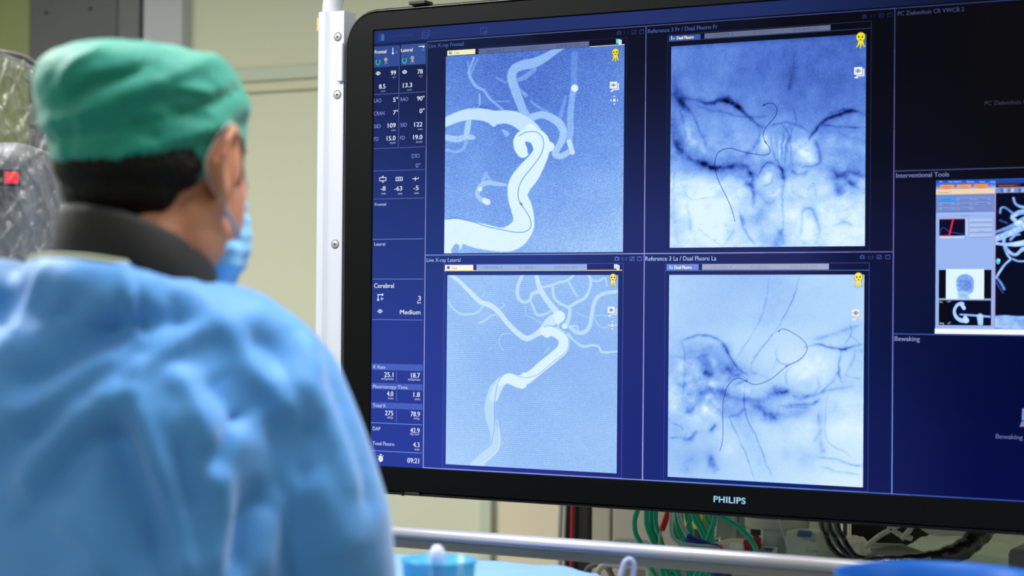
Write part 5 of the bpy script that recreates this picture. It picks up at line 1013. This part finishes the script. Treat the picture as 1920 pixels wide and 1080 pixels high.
cap = link_mesh('surgical_cap', me, m_cap, person, smooth=True); q = cap.modifiers.new('thickness', 'SOLIDIFY'); q.thickness = 0.0012
# black collar
m_col = mat('collar_black', (30, 30, 34), rough=0.8, var=0.1, bump=0.1, bscale=150)
mb = MB(); n = 96; rings = []
for k, (h, rs) in enumerate(((0.0, 0.92), (0.0, 0.98), (-0.004, 1.0), (-0.03, 1.03), (-0.05, 1.04), (-0.065, 1.0), (-0.08, 0.95))):
    for j in range(n):
        an = 2*math.pi*j/n; f = math.cos(an)*math.sin(math.radians(38))+math.sin(an)*math.cos(math.radians(38))
        x = -0.011+0.070*rs*math.cos(an); y = -0.028+0.074*rs*math.sin(an)
        z = 1.516-0.032*f*(1 if k < 6 else .7)+h+(-0.006*max(0, k == 0))
        if k in (0,): z -= 0.004
        mb.v.append(tuple(Wp(x, y, z)))
for i in range(6):
    for j in range(n): a = i*n+j; b = i*n+(j+1) % n; mb.f.append((a, b, b+n, a+n))
me = mb.mesh('collar'); co = co_of(me); no = no_of(me)
d = px_folds(co, no, [([(160, 395), (150, 430), (130, 475)], 12, .004), ([(185, 390), (178, 430), (165, 470)], 9, -.003), ([(300, 420), (340, 440), (380, 480)], 14, .002)])+vnoise(co, (25, 25, 25))*.002
set_co(me, co+no*d[:, None]); o = link_mesh('collar', me, m_col, person, smooth=True); q = o.modifiers.new('thickness', 'SOLIDIFY'); q.thickness = 0.003

# light blue gown
m_gown = mat('gown_blue', (78, 154, 234), rough=0.6, var=0.03, nscale=10, bump=0.05, bscale=300, sheen=0.5)
mb = MB(); Ew = lambda c, r, rz=0: mb.ellipsoid(Wp(*c), r, rz=AZ+rz, nu=28, nv=18)
Ew((-0.035, -0.025, 1.435), (0.105, 0.085, 0.072)); Ew((-0.045, -0.03, 1.375), (0.19, 0.105, 0.105)); Ew((0.055, -0.02, 1.425), (0.085, 0.075, 0.055), -0.1)
Ew((-0.15, -0.005, 1.425), (0.10, 0.08, 0.078))
mb.chain([(Wp(-0.04, -0.015, 1.35), (0.18, 0.12, 0.10)), (Wp(-0.04, 0.0, 1.15), (0.185, 0.135, 0.12)), (Wp(-0.04, 0.0, 0.9), (0.18, 0.15, 0.12)), (Wp(-0.03, 0.0, 0.5), (0.215, 0.17, 0.05))], nu=24)
mb.chain([(Wp(0.112, -0.02, 1.378), 0.068), (Wp(0.148, 0.0, 1.26), 0.075), (Wp(0.163, 0.05, 1.12), 0.073), (Wp(0.12, 0.20, 1.165), 0.055), (Wp(0.102, 0.27, 1.187), 0.038)], nu=18)
mb.chain([(Wp(-0.20, 0.0, 1.40), 0.078), (Wp(-0.24, 0.06, 1.25), 0.074), (Wp(-0.25, 0.10, 1.12), 0.07), (Wp(-0.16, 0.21, 1.165), 0.052), (Wp(-0.105, 0.28, 1.187), 0.038)], nu=18)
mb.chain([(Wp(-0.024+0.074*math.cos(a), -0.030+0.074*math.sin(a), 1.461-0.018*(math.cos(a)*.6+math.sin(a)*.79)), (0.026, 0.026, 0.026)) for a in np.radians(np.linspace(-215, 30, 16))])
me = remesh(mb, 0.0065, 10); co = co_of(me); no = no_of(me)
folds = [  # ridges and valleys traced over the back and sleeve
 ([(232, 470), (238, 540), (252, 600), (262, 650)], 12, .0060), ([(252, 480), (258, 560), (275, 640)], 10, -.0040),
 ([(262, 650), (330, 640), (370, 600), (400, 560)], 34, .0060), ([(255, 700), (290, 680), (350, 640), (395, 620)], 18, .0070), ([(245, 752), (252, 720), (258, 690)], 12, .006),
 ([(245, 735), (150, 780), (90, 850), (50, 920)], 34, .0100), ([(235, 800), (150, 850), (90, 930)], 40, -.0070), ([(250, 765), (285, 860), (310, 930), (335, 1010), (350, 1085)], 26, .0120), ([(225, 790), (250, 880), (290, 960), (310, 1060)], 60, -.0150),
 ([(0, 660), (70, 640), (150, 600), (215, 560)], 34, .0060), ([(30, 720), (100, 700), (170, 655), (235, 610)], 30, -.0070), ([(0, 780), (70, 760), (150, 700), (225, 670)], 26, .0070), ([(60, 830), (120, 790), (180, 740)], 22, -.0050),
 ([(60, 480), (30, 560), (0, 620)], 30, -.0080), ([(80, 490), (60, 560), (20, 640)], 20, .0060), ([(130, 500), (110, 560), (60, 610)], 26, .004), ([(30, 960), (80, 1010), (120, 1080)], 40, -.005), ([(120, 960), (170, 1010), (200, 1080)], 34, .005),
 ([(395, 700), (410, 730), (460, 770), (500, 800)], 40, -.0100), ([(460, 640), (500, 650), (540, 690)], 36, -.0060), ([(375, 600), (430, 620), (470, 690), (520, 740), (540, 780)], 30, .0060), ([(310, 700), (360, 730), (380, 780), (400, 850)], 28, .0060),
 ([(470, 770), (440, 800), (410, 860), (400, 880)], 24, -.0080), ([(520, 760), (470, 800), (440, 840), (410, 900)], 20, .006), ([(505, 930), (470, 950), (450, 1010), (440, 1080)], 34, -.0110), ([(400, 880), (420, 960), (400, 1080)], 28, .0080),
 ([(520, 920), (500, 980), (480, 1080)], 30, .0070), ([(560, 700), (600, 760), (640, 860), (660, 930)], 26, .0050), ([(600, 650), (620, 700), (640, 780)], 18, -.0050), ([(570, 900), (620, 960), (650, 1040)], 50, .0050), ([(540, 600), (575, 640), (600, 700)], 20, .004),
 ([(640, 780), (670, 880), (690, 960)], 16, -.004), ([(350, 500), (420, 560), (500, 600)], 40, .0030), ([(300, 520), (330, 580), (340, 620)], 26, -.0035), ([(580, 800), (560, 860), (570, 900)], 24, -.005), ([(330, 830), (350, 900), (370, 960)], 20, -.006)]
d = px_folds(co, no, [(p, w*1.15, h*1.3) for p, w, h in folds])+vnoise(co, (8, 8, 7), 3)*0.004+vnoise(co, (22, 22, 16), 8)*0.0012
zt_ = np.clip((1.50-co[:, 2])/0.02+0.3, 0, 1); co = co+no*(d*zt_)[:, None]; set_co(me, co)
bm = bmesh.new(); bm.from_mesh(me)            # open hem, cuffs and neckline
bmesh.ops.delete(bm, geom=[f for f in bm.faces if f.calc_center_median().z < 0.47], context='FACES')
nc = Vector(Wp(-0.024, -0.030, 1.50)); tl = Vector((Wp(math.sin(math.radians(38)), math.cos(math.radians(38)), 0)-ROOT)); dl = []
for f in []:
    c = f.calc_center_median(); h = c-nc; fz = h.dot(tl)
    if Vector((h.x, h.y)).length < 0.086 and c.z > 1.452-0.25*fz: dl.append(f)
bmesh.ops.delete(bm, geom=dl, context='FACES'); bm.to_mesh(me); bm.free(); me.update()
gown = link_mesh('gown', me, m_gown, person, smooth=True); q = gown.modifiers.new('thickness', 'SOLIDIFY'); q.thickness = 0.002; q.offset = 1
q = gown.modifiers.new('soft', 'SMOOTH'); q.iterations = 2
# neckline binding
P = [Wp(-0.024+0.082*math.cos(a), -0.030+0.082*math.sin(a), 1.461-0.018*(math.cos(a)*.6+math.sin(a)*.79)+0.0255) for a in np.radians(np.linspace(-205, -75, 14))]
MB().tube(spline(P, 4), 0.0028, 8).build('neckline_binding', mat('binding_cream', (196, 204, 176), rough=0.8), person, smooth=True)
P = [on_d(a, b, dd) for (a, b, dd) in ((236, 478, 1.635), (240, 530, 1.60), (250, 600, 1.585), (262, 648, 1.585))]
# mask
mb = MB(); mb.ellipsoid(Hp(0, 0.068, -0.066), (0.049, 0.046, 0.055), rz=HZ, nu=32, nv=20); mb.ellipsoid(Hp(0, 0.100, -0.035), (0.022, 0.028, 0.035), rz=HZ); mb.ellipsoid(Hp(0.026, 0.042, -0.082), (0.034, 0.034, 0.032), rz=HZ); mb.ellipsoid(Hp(-0.026, 0.042, -0.082), (0.034, 0.034, 0.032), rz=HZ)
me = remesh(mb, 0.004, 4); co = co_of(me); no = no_of(me); set_co(me, co+no*(0.0010*np.sin(co[:, 2]*420))[:, None]+no*(vnoise(co, (50, 50, 30))*.002)[:, None])
link_mesh('face_mask', me, mat('mask_blue', (120, 188, 240), rough=0.75, var=0.04, sheen=0.2), person, smooth=True)
m_st = mat('strap_white', (196, 190, 194), rough=0.7)
for s_ in (-1, 1):
    MB().tube(spline([Hp(s_*0.082, -0.008, -0.034), Hp(s_*0.080, 0.006, -0.046), Hp(s_*0.074, 0.025, -0.058), Hp(s_*0.064, 0.042, -0.068)], 6), 0.0032, 8, flat=.6).build('mask_strap', m_st, person, smooth=True)
    MB().tube(spline([Hp(s_*0.082, -0.008, -0.034), Hp(s_*0.079, -0.019, -0.018), Hp(s_*0.080, -0.024, 0.004), Hp(s_*0.087, 0.000, 0.036), Hp(s_*0.074, 0.03, 0.012), Hp(s_*0.064, 0.055, -0.02)], 6), 0.0009, 8).build('mask_strap', m_st, person, smooth=True)
# trousers and shoes below the gown
for s_ in (-1, 1):
    mb = MB(); mb.chain([(Wp(-0.03+s_*0.09, 0, 0.80), 0.10), (Wp(-0.03+s_*0.098, 0, 0.3), 0.075), (Wp(-0.03+s_*0.10, 0, 0.12), 0.068)])
    link_mesh('trouser_leg', remesh(mb, 0.012, 6), mat('trouser_blue', (40, 60, 90), rough=0.85), person, smooth=True)
    q = np.array((math.sin(TH), math.cos(TH))); mb = MB(); mb.chain([(Wp(-0.03+s_*0.10, -0.025, 0.055), (0.045, 0.045, 0.052)), (Wp(-0.03+s_*0.11+q[0]*.14, q[1]*.16, 0.042), (0.05, 0.05, 0.040))])
    link_mesh('shoe', remesh(mb, 0.008, 5), mat('shoe_white', (200, 200, 204), rough=0.6), person, smooth=True)

# ------------------------------------------------------------------ clear plastic cover over equipment at the left edge
dP = 2.35
t = empty('equipment_cover', tuple(on_d(30, 300, dP)*np.array((1, 1, 0)))); tag(t, 'crumpled clear plastic cover over a device at the left edge, beside the green cap', 'plastic cover')
def plastic():
    mb = MB(); nu, nv = 200, 200
    L = [(-330, 105), (-330, 300), (-330, 500), (-330, 640)]
    for j in range(nv+1):
        v = j/nv; py = 100+v*520
        xr = np.interp(py, [100, 112, 130, 200, 300, 400, 470, 620], [10, 55, 80, 100, 116, 136, 118, 100])
        for i in range(nu+1):
            u = i/nu; px = -330+(xr+330)*u
            dd = dP-0.16*math.sin(math.pi*min(1, u))**0.7+0.02
            x, y = px/60.0, py/60.0
            k = noise.noise(Vector((x*1.1+y*.55, y*.45, 1)))*0.020+abs(noise.noise(Vector((x*2.2+y*.9, y*.8-x*.3, 7))))*0.022+abs(noise.noise(Vector((x*4.5-y*1.1, y*1.3, 3))))*0.012+abs(noise.noise(Vector((x*7+y*3.5, y*1.6-x*2, 9))))*0.008-max(0, 1-abs(noise.noise(Vector((x*1.7+y*.8, y*.5-x*.2, 13))))*7)*0.016-max(0, 1-abs(noise.noise(Vector((x*2.6-y*.9, y*.7+x*.3, 23))))*7)*0.012
            mb.v.append(tuple(on_d(px, py+0.02*(px-60)*(1-v), dd+k)))
    for j in range(nv):
        for i in range(nu): a = j*(nu+1)+i; mb.f.append((a, a+1, a+nu+2, a+nu+1))
    return mb
M = bpy.data.materials.new('clear_film'); M.use_nodes = True; nt = M.node_tree; b = nt.nodes['Principled BSDF']; out = nt.nodes['Material Output']
b.inputs['Base Color'].default_value = (0.2, 0.21, 0.22, 1); b.inputs['Roughness'].default_value = 0.16; b.inputs['Specular IOR Level'].default_value = 1.0
tr = nt.nodes.new('ShaderNodeBsdfTransparent'); mx = nt.nodes.new('ShaderNodeMixShader'); lw = nt.nodes.new('ShaderNodeLayerWeight'); lw.inputs[0].default_value = 0.45
mr = nt.nodes.new('ShaderNodeMapRange'); mr.inputs[3].default_value = 0.07; mr.inputs[4].default_value = 0.62
tc = nt.nodes.new('ShaderNodeTexCoord'); nz_ = nt.nodes.new('ShaderNodeTexNoise'); nz_.inputs['Scale'].default_value = 38; nz_.inputs['Detail'].default_value = 4; bp = nt.nodes.new('ShaderNodeBump'); bp.inputs['Strength'].default_value = 0.6; bp.inputs['Distance'].default_value = 0.02
nt.links.new(tc.outputs['Object'], nz_.inputs['Vector']); nt.links.new(nz_.outputs['Fac'], bp.inputs['Height']); nt.links.new(bp.outputs['Normal'], b.inputs['Normal']); nt.links.new(bp.outputs['Normal'], lw.inputs['Normal'])
nt.links.new(lw.outputs['Facing'], mr.inputs[0]); nt.links.new(mr.outputs[0], mx.inputs[0]); nt.links.new(tr.outputs[0], mx.inputs[1]); nt.links.new(b.outputs[0], mx.inputs[2]); nt.links.new(mx.outputs[0], out.inputs['Surface'])
plastic().build('film', M, t, smooth=True)
MB().tube(spline([on_d(a, b_, dP-0.0) for (a, b_) in ((-200, 70), (-80, 84), (0, 98), (40, 106), (62, 118), (78, 134))], 8), 0.004, 8).build('hem', mat('hem_grey', (84, 80, 82), rough=0.4, var=0.3, nscale=60), t, smooth=True)
c = on_d(-110, 500, dP+0.18)
t2 = empty('covered_device', (c[0], c[1], 0)); tag(t2, 'grey device with a red indicator inside the clear plastic cover at the left edge', 'device')
a_ = on_d(-300, 250, dP+0.10); b_ = on_d(62, 250, dP+0.10); z0_ = on_d(0, 640, dP+.1)[2]; z1_ = on_d(0, 262, dP+.1)[2]; mid = (a_+b_)/2; hw = np.linalg.norm(b_-a_)/2
MB().obox((mid[0]+FH[0]*.1, mid[1]+FH[1]*.1, (z0_+z1_)/2), RH*hw, FH*0.09, (0, 0, (z1_-z0_)/2)).build('housing', mat('device_grey', (104, 106, 110), rough=0.5), t2, bevel=0.03, seg=4)
MB().tube([(mid[0]+FH[0]*.1, mid[1]+FH[1]*.1, 0.03), (mid[0]+FH[0]*.1, mid[1]+FH[1]*.1, z0_+.02)], 0.04, 16).build('column', m_fr2, t2, smooth=True)
MB().lathe((mid[0]+FH[0]*.1, mid[1]+FH[1]*.1, 0), [(0.25, 0), (0.25, 0.03), (0.06, 0.06)], 24).build('foot', m_dk, t2)
a_ = on_d(-60, 318, dP+0.098); b_ = on_d(36, 350, dP+0.098); mid = (a_+b_)/2
MB().obox(mid, RH*abs((b_-a_)@RH)/2, FH*0.004, (0, 0, abs(a_[2]-b_[2])/2)).build('display_strip', mat('strip_black', (20, 16, 18), rough=0.3), t2)
a_ = on_d(10, 322, dP+0.09); b_ = on_d(34, 344, dP+0.09); mid = (a_+b_)/2
MB().obox(mid, RH*abs((b_-a_)@RH)/2, FH*0.003, (0, 0, abs(a_[2]-b_[2])/2)).build('red_indicator', mat('indicator_red', (215, 30, 50), emit=0.8, var=0.0), t2)
